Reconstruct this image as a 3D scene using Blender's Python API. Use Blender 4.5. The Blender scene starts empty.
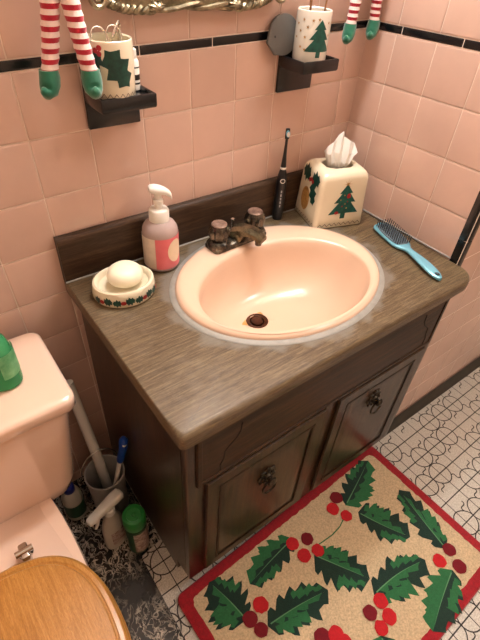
import bpy, bmesh, math, random
from mathutils import Vector, Matrix
from mathutils.geometry import tessellate_polygon
random.seed(7)
PI = math.pi
SC = bpy.context.scene
COL = SC.collection

# ------------------------------------------------------------------ materials
def lin(c):
    return tuple(((x/255)/12.92 if x/255 <= .04045 else ((x/255+.055)/1.055)**2.4) for x in c) + (1,)

class NT:
    def __init__(s, name):
        s.m = bpy.data.materials.new(name); s.m.use_nodes = True
        s.t = s.m.node_tree; s.b = s.t.nodes['Principled BSDF']
    def n(s, typ, **kw):
        o = s.t.nodes.new(typ)
        for k, v in kw.items():
            if k in o.inputs: o.inputs[k].default_value = v
            else: setattr(o, k, v)
        return o
    def l(s, a, b): s.t.links.new(a, b)

def mat(name, col, rough=.5, metal=0, coat=0, trans=0, var=0, scale=20, stretch=(1, 1, 1), bump=0, bscale=None,
        col2=None, sheen=0, island=0, ior=None, alpha=None, detail=4, sss=0):
    t = NT(name); b = t.b
    b.inputs['Roughness'].default_value = rough
    b.inputs['Metallic'].default_value = metal
    b.inputs['Coat Weight'].default_value = coat
    b.inputs['Coat Roughness'].default_value = .15
    b.inputs['Transmission Weight'].default_value = trans
    if sheen: b.inputs['Sheen Weight'].default_value = sheen
    if ior: b.inputs['IOR'].default_value = ior
    c1 = lin(col); c2 = lin(col2) if col2 else tuple(max(0, x*(1-var)) for x in c1[:3]) + (1,)
    b.inputs['Base Color'].default_value = c1
    tc = t.n('ShaderNodeTexCoord'); mp = t.n('ShaderNodeMapping'); mp.inputs['Scale'].default_value = stretch
    t.l(tc.outputs['Object'], mp.inputs['Vector'])
    out = None
    if var or col2:
        nz = t.n('ShaderNodeTexNoise', Scale=scale, Detail=detail, Roughness=.6); t.l(mp.outputs[0], nz.inputs['Vector'])
        rp = t.n('ShaderNodeValToRGB'); rp.color_ramp.elements[0].position = .32; rp.color_ramp.elements[1].position = .68
        rp.color_ramp.elements[0].color = c2; rp.color_ramp.elements[1].color = c1
        t.l(nz.outputs['Fac'], rp.inputs['Fac']); out = rp.outputs['Color']
        t.l(out, b.inputs['Base Color'])
    if island:
        g = t.n('ShaderNodeNewGeometry'); hs = t.n('ShaderNodeHueSaturation')
        mr = t.n('ShaderNodeMapRange'); mr.inputs['To Min'].default_value = 1-island; mr.inputs['To Max'].default_value = 1+island
        t.l(g.outputs['Random Per Island'], mr.inputs['Value']); t.l(mr.outputs[0], hs.inputs['Value'])
        if out: t.l(out, hs.inputs['Color'])
        else: hs.inputs['Color'].default_value = c1
        t.l(hs.outputs[0], b.inputs['Base Color'])
    if bump:
        n2 = t.n('ShaderNodeTexNoise', Scale=bscale or scale, Detail=3); t.l(mp.outputs[0], n2.inputs['Vector'])
        bp = t.n('ShaderNodeBump', Strength=bump, Distance=.002); t.l(n2.outputs['Fac'], bp.inputs['Height'])
        t.l(bp.outputs[0], b.inputs['Normal'])
    return t.m

CT = .7333                    # counter height
SX, SY, SA, SB = .0845, -.2445, .2535, .1965   # sink outline

def wood(name, c_dark, c_mid, c_light, along='x', rough=.4, coat=.2, fine=70, wear=False, island=0):
    t = NT(name); b = t.b
    b.inputs['Roughness'].default_value = rough; b.inputs['Coat Weight'].default_value = coat; b.inputs['Coat Roughness'].default_value = .2; b.inputs['Specular IOR Level'].default_value = .25
    tc = t.n('ShaderNodeTexCoord'); mp = t.n('ShaderNodeMapping')
    mp.inputs['Scale'].default_value = {'x': (1, 16, 16), 'y': (16, 1, 16), 'z': (16, 16, 1)}[along]
    t.l(tc.outputs['Object'], mp.inputs['Vector'])
    nz = t.n('ShaderNodeTexNoise', Scale=fine/10, Detail=7, Roughness=.65, Distortion=.6); t.l(mp.outputs[0], nz.inputs['Vector'])
    rp = t.n('ShaderNodeValToRGB'); e = rp.color_ramp.elements
    e[0].position = .33; e[0].color = lin(c_dark); e[1].position = .68; e[1].color = lin(c_light)
    m_ = e.new(.5); m_.color = lin(c_mid)
    t.l(nz.outputs['Fac'], rp.inputs['Fac']); out = rp.outputs['Color']
    n3 = t.n('ShaderNodeTexNoise', Scale=fine, Detail=2); t.l(mp.outputs[0], n3.inputs['Vector'])
    mx = t.n('ShaderNodeMix', data_type='RGBA', blend_type='MULTIPLY'); mx.inputs['Factor'].default_value = .5
    r3 = t.n('ShaderNodeValToRGB'); r3.color_ramp.elements[0].position = .4; r3.color_ramp.elements[1].position = .55
    r3.color_ramp.elements[0].color = (.45, .45, .45, 1)
    t.l(n3.outputs['Fac'], r3.inputs['Fac']); t.l(out, mx.inputs['A']); t.l(r3.outputs['Color'], mx.inputs['B']); out = mx.outputs['Result']
    if wear:   # worn, greyed laminate in a band round the basin and spots behind the tap
        sp = t.n('ShaderNodeSeparateXYZ'); t.l(tc.outputs['Object'], sp.inputs[0])
        def M(op, a, bb):
            q = t.n('ShaderNodeMath', operation=op)
            for i, v in enumerate((a, bb)):
                if v is None: continue
                if isinstance(v, (int, float)): q.inputs[i].default_value = v
                else: t.l(v, q.inputs[i])
            return q.outputs[0]
        dx = M('DIVIDE', M('SUBTRACT', sp.outputs['X'], SX), SA); dy = M('DIVIDE', M('SUBTRACT', sp.outputs['Y'], SY), SB)
        d = M('ADD', M('MULTIPLY', dx, dx), M('MULTIPLY', dy, dy))
        wn = t.n('ShaderNodeTexNoise', Scale=22, Detail=5); t.l(tc.outputs['Object'], wn.inputs['Vector'])
        dd = M('SUBTRACT', d, M('MULTIPLY', M('SUBTRACT', wn.outputs['Fac'], .5), .9))
        mr = t.n('ShaderNodeMapRange'); mr.inputs['From Min'].default_value = 1.3; mr.inputs['From Max'].default_value = 1.12
        t.l(dd, mr.inputs['Value'])
        mw = t.n('ShaderNodeMix', data_type='RGBA'); t.l(M('MULTIPLY', mr.outputs[0], .75), mw.inputs['Factor'])
        t.l(out, mw.inputs['A']); mw.inputs['B'].default_value = lin((122, 116, 108)); out = mw.outputs['Result']
        # dusty pale scuffs
        s2 = t.n('ShaderNodeTexNoise', Scale=5, Detail=8, Roughness=.7); t.l(tc.outputs['Object'], s2.inputs['Vector'])
        m2 = t.n('ShaderNodeMapRange'); m2.inputs['From Min'].default_value = .55; m2.inputs['From Max'].default_value = .75; m2.inputs['To Max'].default_value = .3
        t.l(s2.outputs['Fac'], m2.inputs['Value'])
        mw2 = t.n('ShaderNodeMix', data_type='RGBA'); t.l(m2.outputs[0], mw2.inputs['Factor']); t.l(out, mw2.inputs['A'])
        mw2.inputs['B'].default_value = lin((150, 138, 122)); out = mw2.outputs['Result']
    t.l(out, b.inputs['Base Color'])
    bp = t.n('ShaderNodeBump', Strength=.25, Distance=.0012); t.l(n3.outputs['Fac'], bp.inputs['Height']); t.l(bp.outputs[0], b.inputs['Normal'])
    return t.m

M = {}
M['tile'] = mat('pink_tile', (214, 180, 164), .18, coat=.3, var=.08, scale=9, island=.045, bump=.05, bscale=14)
M['grout'] = mat('pink_grout', (238, 218, 204), .85, var=.1, scale=60)
M['black_tile'] = mat('black_glazed_tile', (16, 17, 21), .22, coat=.2, bump=.05, bscale=30)
M['paint'] = mat('cream_wall_paint', (214, 188, 165), .8, var=.05, scale=4)
M['ceil'] = mat('ceiling_paint', (225, 215, 200), .9)
M['cove'] = mat('dark_cove_base', (58, 54, 46), .6, var=.35, scale=40)
M['vinyl'] = mat('speckled_vinyl', (222, 218, 208), .38, col2=(180, 174, 162), scale=260, detail=2)
M['vline'] = mat('vinyl_pattern_line', (40, 33, 28), .5)
M['counter'] = wood('wood_grain_laminate', (76, 61, 45), (102, 85, 63), (130, 112, 84), 'x', .38, .12, 170, wear=True)
M['cab_x'] = wood('dark_cabinet_wood_h', (30, 18, 10), (54, 34, 18), (80, 53, 28), 'x', .42, 0, 60)
M['cab_z'] = wood('dark_cabinet_wood_v', (30, 18, 10), (54, 34, 18), (80, 53, 28), 'z', .28, .3, 60)
M['cab_edge'] = wood('dark_cabinet_moulding', (26, 16, 9), (46, 29, 15), (66, 44, 24), 'z', .42, 0, 60)
M['splash'] = wood('shaded_splash_laminate', (44, 31, 21), (60, 43, 30), (82, 61, 44), 'x', .4, .05, 60)  # browns darker than the counter: shade of the upright face painted in
M['groove'] = mat('dark_groove_brown', (20, 13, 9), .6)  # near-black brown for the carved scroll lines
M['oak'] = wood('golden_oak', (166, 112, 48), (182, 127, 60), (196, 143, 74), 'y', .3, .3, 170)
M['sink'] = mat('peach_porcelain', (222, 190, 166), .24, coat=.25, var=.03, scale=6)
M['rimgrey'] = mat('grey_worn_caulk', (150, 147, 140), .5, var=.18, scale=50, bump=.2, bscale=80)
M['toilet'] = mat('pink_porcelain', (232, 200, 180), .1, coat=.6)
M['bronze'] = mat('tarnished_bronze', (126, 117, 104), .25, metal=.8, col2=(34, 31, 28), scale=55, bump=.3, bscale=90)
M['brassy'] = mat('worn_brass', (138, 127, 102), .25, metal=.85, col2=(66, 60, 48), scale=45)
M['knobtop'] = mat('worn_knob_cap', (176, 150, 136), .35, metal=.6, col2=(110, 90, 80), scale=70)
M['chrome'] = mat('chrome', (200, 198, 195), .12, metal=1)
M['drain'] = mat('brown_drain_metal', (96, 54, 32), .3, metal=.7, col2=(48, 26, 18), scale=50)
M['stain'] = mat('rust_stain', (178, 120, 30), .4, col2=(215, 160, 100), scale=60)
M['pull'] = mat('antique_pewter', (92, 82, 68), .35, metal=.8, col2=(30, 26, 22), scale=80)
M['white_pl'] = mat('white_plastic', (232, 228, 220), .35)
M['cream_cer'] = mat('cream_ceramic', (233, 222, 196), .22, coat=.4, var=.04, scale=15)
M['white_cer'] = mat('white_ceramic', (238, 232, 220), .22, coat=.4, var=.03, scale=15)
M['soap'] = mat('ivory_soap', (240, 230, 205), .4, coat=.1)
M['holly'] = mat('dark_teal_glaze', (28, 78, 66), .35, col2=(16, 52, 46), scale=120)
M['tree'] = mat('tree_green_glaze', (22, 96, 84), .3, col2=(14, 66, 58), scale=90)
M['gold'] = mat('gold_glaze', (196, 150, 84), .4, col2=(150, 105, 50), scale=120)
M['redglaze'] = mat('red_glaze', (160, 30, 34), .3)
M['zig'] = mat('dark_zigzag_line', (64, 44, 36), .5)
M['tissue'] = mat('white_tissue', (240, 238, 233), .9, bump=.3, bscale=50)
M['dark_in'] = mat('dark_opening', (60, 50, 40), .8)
M['pumpbody'] = mat('clear_pump_plastic', (214, 190, 184), .12, trans=.35, ior=1.2, var=.15, scale=12)
M['pinklabel'] = mat('pink_label', (232, 128, 134), .4, col2=(222, 104, 114), scale=14)
M['whitelabel'] = mat('pale_label', (226, 208, 192), .45, var=.12, scale=80)
M['palecircle'] = mat('cream_label_circle', (236, 214, 186), .45, var=.06, scale=60)
M['blackpl'] = mat('black_plastic', (16, 16, 20), .3, coat=.2)
M['greypr'] = mat('grey_print', (150, 155, 160), .5)
M['bluebr'] = mat('pale_blue_bristle', (120, 190, 215), .5)
M['bluemet'] = mat('metallic_light_blue', (126, 194, 216), .25, metal=.35, coat=.5)
M['bristle'] = mat('dark_bristle', (40, 42, 46), .45)
M['pad'] = mat('grey_brush_pad', (92, 108, 118), .5)
M['silver'] = mat('antique_silver_gilt', (176, 164, 136), .32, metal=.75, col2=(84, 74, 56), scale=48, bump=.5, bscale=110)
M['glass'] = mat('mirror_glass', (235, 235, 232), .02, metal=1)
M['greyplq'] = mat('grey_painted_plaque', (104, 104, 102), .5, var=.15, scale=25)
M['reed'] = mat('brown_reed', (150, 100, 58), .7, var=.3, scale=30, stretch=(8, 8, 1))
M['fab_red'] = mat('red_plush', (190, 24, 52), .95, var=.25, scale=120, bump=.5, bscale=220, sheen=.4)
M['fab_wht'] = mat('white_plush', (240, 214, 206), .95, var=.12, scale=120, bump=.5, bscale=220, sheen=.4)
M['fab_grn'] = mat('green_felt', (14, 112, 82), .7, var=.35, scale=40, bump=.3, bscale=150, sheen=.5)
M['wire'] = mat('silver_wire', (214, 206, 192), .2, metal=.8)
M['greenbt'] = mat('green_translucent_plastic', (96, 200, 138), .12, trans=.6, ior=1.15, var=.2, scale=25)
M['greenlb'] = mat('pale_green_label', (126, 190, 136), .45, col2=(70, 150, 96), scale=45)
M['greencap'] = mat('bright_green_plastic', (40, 138, 58), .35)
M['dkgreen'] = mat('dark_green_plastic', (20, 70, 40), .35)
M['spraybody'] = mat('cloudy_spray_plastic', (196, 188, 172), .3, var=.12, scale=18)
M['printlb'] = mat('printed_label', (206, 190, 176), .5, col2=(120, 84, 76), scale=110)
M['bluepl'] = mat('dark_blue_plastic', (18, 66, 158), .35)
M['navy'] = mat('navy_cap', (26, 36, 120), .35)
M['pail'] = mat('cloudy_white_plastic', (176, 174, 170), .4)
M['r_red'] = mat('rug_red_pile', (172, 14, 34), .95, var=.35, scale=140, bump=.8, bscale=420, sheen=.25)
M['r_tan'] = mat('rug_tan_pile', (222, 198, 160), .95, var=.36, scale=210, bump=.9, bscale=420, sheen=.25)
M['r_dk'] = mat('rug_dark_green_pile', (20, 54, 44), .95, var=.3, scale=200, bump=.8, bscale=420, sheen=.2)
M['r_md'] = mat('rug_green_pile', (40, 112, 66), .95, var=.25, scale=200, bump=.8, bscale=420, sheen=.2)
M['r_vn'] = mat('rug_vein_pile', (96, 146, 104), .95, bump=.8, bscale=420)
M['r_ber'] = mat('rug_berry_pile', (196, 28, 38), .95, var=.2, scale=220, bump=.8, bscale=420)
M['r_bdk'] = mat('rug_dark_berry_pile', (122, 14, 30), .95, var=.2, scale=220, bump=.8, bscale=420)

def marble():
    t = NT('black_marbled_vinyl'); b = t.b; b.inputs['Roughness'].default_value = .24
    tc = t.n('ShaderNodeTexCoord')
    w = t.n('ShaderNodeTexNoise', Scale=14, Detail=3); t.l(tc.outputs['Object'], w.inputs['Vector'])
    mxv = t.n('ShaderNodeMix', data_type='RGBA'); mxv.inputs['Factor'].default_value = .12
    t.l(tc.outputs['Object'], mxv.inputs['A']); t.l(w.outputs['Color'], mxv.inputs['B'])
    cols = []
    for sc, th, rz in ((16, .016, .4), (34, .022, 1.3), (60, .03, 2.2)):
        mp = t.n('ShaderNodeMapping'); mp.inputs['Rotation'].default_value = (0, 0, rz); mp.inputs['Scale'].default_value = (1, .45, 1)
        t.l(mxv.outputs['Result'], mp.inputs['Vector'])
        v = t.n('ShaderNodeTexNoise', Scale=sc, Detail=3); t.l(mp.outputs[0], v.inputs['Vector'])
        sb = t.n('ShaderNodeMath', operation='SUBTRACT'); t.l(v.outputs['Fac'], sb.inputs[0]); sb.inputs[1].default_value = .5
        ab = t.n('ShaderNodeMath', operation='ABSOLUTE'); t.l(sb.outputs[0], ab.inputs[0])
        r = t.n('ShaderNodeMapRange'); r.inputs['From Min'].default_value = th; r.inputs['From Max'].default_value = 0
        t.l(ab.outputs[0], r.inputs['Value']); cols.append(r.outputs[0])
    k = t.n('ShaderNodeTexNoise', Scale=9, Detail=4); t.l(tc.outputs['Object'], k.inputs['Vector'])
    kr = t.n('ShaderNodeMapRange'); kr.inputs['From Min'].default_value = .38; kr.inputs['From Max'].default_value = .58
    t.l(k.outputs['Fac'], kr.inputs['Value'])
    a = t.n('ShaderNodeMath', operation='MAXIMUM'); t.l(cols[0], a.inputs[0]); t.l(cols[1], a.inputs[1])
    a2 = t.n('ShaderNodeMath', operation='MAXIMUM'); t.l(a.outputs[0], a2.inputs[0]); t.l(cols[2], a2.inputs[1]); a = a2
    m_ = t.n('ShaderNodeMath', operation='MULTIPLY'); t.l(a.outputs[0], m_.inputs[0]); t.l(kr.outputs[0], m_.inputs[1])
    mx = t.n('ShaderNodeMix', data_type='RGBA'); t.l(m_.outputs[0], mx.inputs['Factor'])
    mx.inputs['A'].default_value = lin((24, 22, 20)); mx.inputs['B'].default_value = lin((225, 216, 200))
    t.l(mx.outputs['Result'], b.inputs['Base Color'])
    return t.m
M['marble'] = marble()

# ------------------------------------------------------------------ mesh builder
class MB:
    def __init__(s): s.v = []; s.f = []; s.mi = []
    def add(s, vs, fs, mi=0, X=None):
        o = len(s.v)
        s.v += [tuple(X @ Vector(v)) if X else tuple(v) for v in vs]
        s.f += [tuple(i+o for i in f) for f in fs]; s.mi += [mi]*len(fs)
        return s
    def bm(s, b, mi=0, X=None):
        b.verts.index_update()
        s.add([v.co for v in b.verts], [[v.index for v in f.verts] for f in b.faces], mi, X); b.free(); return s
    def box(s, c, d, bev=0, seg=2, mi=0, X=None):
        b = bmesh.new(); bmesh.ops.create_cube(b, size=1)
        for v in b.verts: v.co = Vector((v.co.x*d[0]+c[0], v.co.y*d[1]+c[1], v.co.z*d[2]+c[2]))
        if bev: bmesh.ops.bevel(b, geom=b.edges[:], offset=bev, segments=seg, profile=.5, affect='EDGES')
        return s.bm(b, mi, X)
    def rings(s, R, mi=0, cap0=True, cap1=True, closed=True, X=None, loop=False):
        n = len(R[0]); vs = [p for r in R for p in r]; fs = []
        m = len(R)
        for i in range(m if loop else m-1):
            for j in range(n if closed else n-1):
                a = i*n+j; b_ = i*n+(j+1) % n; c = ((i+1) % m)*n+(j+1) % n; d = ((i+1) % m)*n+j
                fs.append((a, b_, c, d))
        if cap0 and not loop: fs.append(tuple(reversed(range(n))))
        if cap1 and not loop: fs.append(tuple(range((m-1)*n, m*n)))
        return s.add(vs, fs, mi, X)
    def lathe(s, prof, n=32, sx=1, sy=1, c=(0, 0, 0), mi=0, X=None, cap0=True, cap1=True, e=2):
        def P(r, z, a):
            ca, sa = math.cos(a), math.sin(a)
            if e != 2: ca = math.copysign(abs(ca)**(2/e), ca); sa = math.copysign(abs(sa)**(2/e), sa)
            return (c[0]+r*sx*ca, c[1]+r*sy*sa, c[2]+z)
        return s.rings([[P(r, z, 2*PI*k/n) for k in range(n)] for r, z in prof], mi, cap0, cap1, X=X)
    def tube(s, path, r, n=10, mi=0, closed=False, X=None, caps=True, flat=1):
        path = [Vector(p) for p in path]; m = len(path); R = []
        rr = r if isinstance(r, (list, tuple)) else [r]*m
        up = None
        for i in range(m):
            if closed: t = path[(i+1) % m]-path[i-1]
            else: t = path[min(i+1, m-1)]-path[max(i-1, 0)]
            t.normalize()
            if up is None:
                up = Vector((0, 0, 1)) if abs(t.z) < .9 else Vector((1, 0, 0))
            u = (up-t*up.dot(t)).normalized(); up = u; w = t.cross(u)
            R.append([path[i]+(u*math.cos(2*PI*k/n)*flat+w*math.sin(2*PI*k/n))*rr[i] for k in range(n)])
        return s.rings(R, mi, caps, caps, X=X, loop=closed)
    def prism(s, poly, z0, z1, bev=0, mi=0, X=None):
        b = bmesh.new(); vs = [b.verts.new((p[0], p[1], z0)) for p in poly]; f = b.faces.new(vs); b.normal_update()
        r = bmesh.ops.extrude_face_region(b, geom=[f])
        top = [v for v in r['geom'] if isinstance(v, bmesh.types.BMVert)]
        for v in top: v.co.z = z1
        bmesh.ops.recalc_face_normals(b, faces=b.faces[:])
        if bev:
            ts = set(top); eds = [e for e in b.edges if e.verts[0] in ts and e.verts[1] in ts]
            bmesh.ops.bevel(b, geom=eds, offset=bev, segments=2, profile=.5, affect='EDGES')
        return s.bm(b, mi, X)
    def patch(s, poly, fn, mi=0, maxlen=None):
        tr = tessellate_polygon([[Vector((p[0], p[1], 0)) for p in poly]])
        b = bmesh.new(); vs = [b.verts.new((p[0], p[1], 0)) for p in poly]
        for t in tr:
            try: b.faces.new([vs[i] for i in t])
            except ValueError: pass
        if maxlen:
            tris = [[tuple(v.co[:2]) for v in f.verts] for f in b.faces]
            big = max(max(math.dist(t[i], t[i-1]) for i in range(3)) for t in tris)
            for _ in range(min(4, max(0, math.ceil(math.log2(big/maxlen))))):
                nt = []
                for p, q, r_ in tris:
                    pq, qr, rp_ = (((u[0]+w[0])/2, (u[1]+w[1])/2) for u, w in ((p, q), (q, r_), (r_, p)))
                    nt += [[p, pq, rp_], [pq, q, qr], [rp_, qr, r_], [pq, qr, rp_]]
                tris = nt
            b.clear(); idx = {}
            def gv(p):
                k = (round(p[0], 6), round(p[1], 6))
                if k not in idx: idx[k] = b.verts.new((p[0], p[1], 0))
                return idx[k]
            for t in tris:
                vs_ = [gv(p) for p in t]
                if len(set(vs_)) == 3:
                    try: b.faces.new(vs_)
                    except ValueError: pass
        b.normal_update()
        for f in b.faces:
            if f.normal.z < 0: f.normal_flip()
        for v in b.verts: v.co = Vector(fn(v.co.x, v.co.y))
        return s.bm(b, mi)
    def build(s, name, mats, parent=None, smooth=True, angle=40, fix=True):
        me = bpy.data.meshes.new(name); me.from_pydata(s.v, [], s.f)
        for m in (mats if isinstance(mats, (list, tuple)) else [mats]): me.materials.append(M[m])
        me.polygons.foreach_set('material_index', s.mi)
        me.update()
        if fix:
            b = bmesh.new(); b.from_mesh(me); bmesh.ops.recalc_face_normals(b, faces=b.faces[:]); b.to_mesh(me); b.free()
        if smooth:
            me.polygons.foreach_set('use_smooth', [True]*len(me.polygons)); me.set_sharp_from_angle(angle=math.radians(angle))
        o = bpy.data.objects.new(name, me); COL.objects.link(o)
        if parent: o.parent = parent
        return o

def thing(name, label, cat, loc=(0, 0, 0), rz=0, group=None):
    o = bpy.data.objects.new(name, None); COL.objects.link(o); o.empty_display_size = .05
    o.location = loc; o.rotation_euler = (0, 0, rz)
    return tag(o, label, cat, group)
def tag(o, label, cat, group=None):
    o['label'] = label; o['category'] = cat
    if group: o['group'] = group
    return o
def struct(o): o['kind'] = 'structure'; return o
def rotX(a): return Matrix.Rotation(a, 4, 'X')
def rotY(a): return Matrix.Rotation(a, 4, 'Y')
def rotZ(a): return Matrix.Rotation(a, 4, 'Z')
def T(x, y, z): return Matrix.Translation((x, y, z))
def star(cx, cy, r, n=5, k=.42, a0=PI/2):
    return [(cx+(r if i % 2 == 0 else r*k)*math.cos(a0+i*PI/n), cy+(r if i % 2 == 0 else r*k)*math.sin(a0+i*PI/n)) for i in range(2*n)]
def circ(cx, cy, r, n=20, ry=None): return [(cx+r*math.cos(2*PI*i/n), cy+(ry or r)*math.sin(2*PI*i/n)) for i in range(n)]
def tree_poly(cx, cy, w, h):
    pts = [(0, 1), (.22, .74), (.13, .74), (.36, .47), (.2, .48), (.5, .15), (.08, .16), (.08, 0)]
    P = [(cx+x*w, cy+y*h) for x, y in pts]; Q = [(cx-x*w, cy+y*h) for x, y in reversed(pts[1:])]
    return P+Q
def holly_poly(x0, y0, x1, y1, w, teeth=3, valley=.5):
    d = Vector((x1-x0, y1-y0)); L = d.length; d.normalize(); n = Vector((-d.y, d.x)); o = Vector((x0, y0))
    def side(sg):
        tips = [(0, 0), (.2, .78), (.52, 1), (.82, .66), (1, 0)] if teeth == 3 else [(0, 0), (.3, .9), (.72, .8), (1, 0)]
        tp = [o+d*L*t+n*sg*w*v for t, v in tips]; out = []
        for p, q in zip(tp[:-1], tp[1:]):
            c = o+d*L*((p-o).dot(d)+(q-o).dot(d))/2/L   # foot of the chord on the midrib
            for f in (.25, .5, .75):
                m_ = p.lerp(q, f); out.append(m_.lerp(c, .42*math.sin(PI*f)))
            out.append(q)
        return out[:-1]
    A = side(1); B = side(-1)
    return [tuple(o)]+[tuple(p) for p in B]+[(x1, y1)]+[tuple(p) for p in reversed(A)]

# ------------------------------------------------------------------ the room
XC = .502; YB = -.434; TP = .110; Z0 = 1.0387; PHI = .0258; SL = .0215; D1 = .087
ROOM_L, ROOM_R, ROOM_F, ROOM_H = -1.15, 1.75, -1.9, 2.4

def tile_mesh(cells, clip, X, relief=1):
    """cells: (u0,v0,u1,v1,mi) rectangles in tile-layout coords; X maps (u,v,h) to world; clip: [(co,no)] planes in world"""
    b = bmesh.new(); lay = []
    for u0, v0, u1, v1, mi in cells:
        g = .0012; u0 += g; v0 += g; u1 -= g; v1 -= g
        bv = min(.0035, (u1-u0)*.3, (v1-v0)*.3)
        R = []
        for ins, h in ((0, -.001), (0, .0008), (bv*.35, .0015), (bv, .0018)):
            R.append([b.verts.new(X(*p, h*relief)) for p in ((u0+ins, v0+ins), (u1-ins, v0+ins), (u1-ins, v1-ins), (u0+ins, v1-ins))])
        for i in range(3):
            for j in range(4):
                f = b.faces.new((R[i][j], R[i][(j+1) % 4], R[i+1][(j+1) % 4], R[i+1][j])); f.material_index = mi
        f = b.faces.new(R[3]); f.material_index = mi
    for co, no in clip:
        bmesh.ops.bisect_plane(b, geom=b.verts[:]+b.edges[:]+b.faces[:], plane_co=co, plane_no=no, clear_outer=True)
    return b

def wall_from(name, b, slab):
    """tiles (bmesh with material 1 pink /2 black) + a grout slab box"""
    me = bpy.data.meshes.new(name); 
    s = bmesh.new(); bmesh.ops.create_cube(s, size=1)
    (x0, y0, z0), (x1, y1, z1) = slab
    for v in s.verts: v.co = Vector(((x0+x1)/2+v.co.x*(x1-x0), (y0+y1)/2+v.co.y*(y1-y0), (z0+z1)/2+v.co.z*(z1-z0)))
    tmp = bpy.data.meshes.new('tmp'); s.to_mesh(tmp); s.free(); b.from_mesh(tmp); bpy.data.meshes.remove(tmp)
    b.to_mesh(me); b.free()
    for k in ('grout', 'tile', 'black_tile'): me.materials.append(M[k])
    me.polygons.foreach_set('use_smooth', [True]*len(me.polygons)); me.set_sharp_from_angle(angle=math.radians(50))
    o = bpy.data.objects.new(name, me); COL.objects.link(o); return struct(o)

def rows():
    R = [(-.001-TP*k-TP+.0005, -.001-TP*k+.0005) for k in range(12)]
    R += [(0, TP-.002)]; lin_ = (TP-.002, TP+.0155); up = [(TP+.0155+TP*k, TP+.0155+TP*(k+1)) for k in range(4)]
    return R, lin_, up
R_, LIN, UP = rows()
R_ = [(-TP*(k+1), -TP*k) for k in range(12)]+[(0, TP-.002)]
cp, sp_ = math.cos(PHI), math.sin(PHI)
# back wall
cells = []
for v0, v1 in R_+UP:
    for c in range(-12, 7): cells.append((c*TP, v0, (c+1)*TP, v1, 1))
for k in range(-8, 5): cells.append((.053+k*.157, LIN[0], .053+(k+1)*.157, LIN[1], 2))
wb = tile_mesh(cells, [((XC, 0, 0), (1, 0, 0)), ((ROOM_L, 0, 0), (-1, 0, 0)), ((0, 0, 0), (0, 0, -1))],
               lambda u, v, h: (u*cp-v*sp_, -h, Z0+v*cp+u*sp_))
wall_from('wall_back', wb, ((ROOM_L, 0, -.02), (XC+.09, .08, ROOM_H)))
# right wall of the niche (from the corner to the outside corner)
cells = []
zr = lambda d, v: Z0+PHI*XC+v+SL*d
for v0, v1 in R_+UP:
    cells.append((0, v0, D1, v1, 1))
    for c in range(0, 4): cells.append((D1+c*TP, v0, D1+(c+1)*TP, v1, 1))
for k in range(-1, 3): cells.append((.1+k*.157, LIN[0], .1+(k+1)*.157, LIN[1], 2))
DS = -YB-.021
wr = tile_mesh(cells, [((0, 0, 0), (0, 1, 0)), ((0, -DS, 0), (0, -1, 0)), ((0, 0, 0), (0, 0, -1))],
               lambda u, v, h: (XC-h, -u, zr(u, v)))
wall_from('wall_right', wr, ((XC, YB+.0005, -.02), (XC+.08, .0, ROOM_H)))
# face of the projecting block that runs on to the right
cells = []
for v0, v1 in R_+UP:
    for c in range(0, 12): cells.append((c*TP+.02, v0, (c+1)*TP+.02, v1, 1))
for k in range(0, 9): cells.append((.02+k*.157, LIN[0], .02+(k+1)*.157, LIN[1], 2))
wf = tile_mesh(cells, [((XC+.021, 0, 0), (-1, 0, 0)), ((ROOM_R, 0, 0), (1, 0, 0)), ((0, 0, .05), (0, 0, -1))],
               lambda u, v, h: (XC+u, YB-h, zr(.434, v)), .35)
wall_from('wall_right_return', wf, ((XC+.0005, YB, -.02), (ROOM_R, YB+.08, ROOM_H)))
# black bullnose on the outside corner
m = MB(); n = 8; prof = []
r = .019
pts = [(XC-.0028, YB+.021), (XC-.0034, YB+.016)]
for k in range(n+1):
    a = PI+PI/2*k/n
    pts.append((XC+.0105+.0139*math.cos(a), YB+.0105+.0139*math.sin(a)))
pts += [(XC+.017, YB-.0034), (XC+.021, YB-.0028), (XC+.021, YB+.004), (XC+.004, YB+.021)]
segs = [0, .17, .325, .48, .635, .79, .945, 1.10, 1.26, 1.42, 1.58, 1.75, 1.9, 2.05, 2.2, 2.4]
for a, c in zip(segs[:-1], segs[1:]): m.prism(pts, a+.001, c-.001)
struct(m.build('trim_1', 'black_tile'))
# base cove
m = MB(); m.prism([(YB-.004, .0), (YB-.016, 0), (YB-.014, .006), (YB-.009, .016), (YB-.0075, .058), (YB-.004, .064)], XC+.0, ROOM_R,
                  X=Matrix(((0, 0, 1, 0), (1, 0, 0, 0), (0, 1, 0, 0), (0, 0, 0, 1))))
struct(m.build('baseboard_right', 'cove'))
# plain walls behind and beside the camera, ceiling
def slab(name, a, b_, m_):
    q = MB(); q.box([(x+y)/2 for x, y in zip(a, b_)], [abs(y-x) for x, y in zip(a, b_)]); return struct(q.build(name, m_))
slab('wall_left', (ROOM_L-.08, ROOM_F, -.02), (ROOM_L, .08, ROOM_H), 'paint')
slab('wall_front', (ROOM_L-.08, ROOM_F-.08, -.02), (ROOM_R+.08, ROOM_F, ROOM_H), 'paint')
slab('wall_far_right', (ROOM_R, ROOM_F, -.02), (ROOM_R+.08, YB+.08, ROOM_H), 'paint')
slab('ceiling', (ROOM_L-.08, ROOM_F-.08, ROOM_H), (ROOM_R+.08, .08, ROOM_H+.05), 'ceil')

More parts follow.
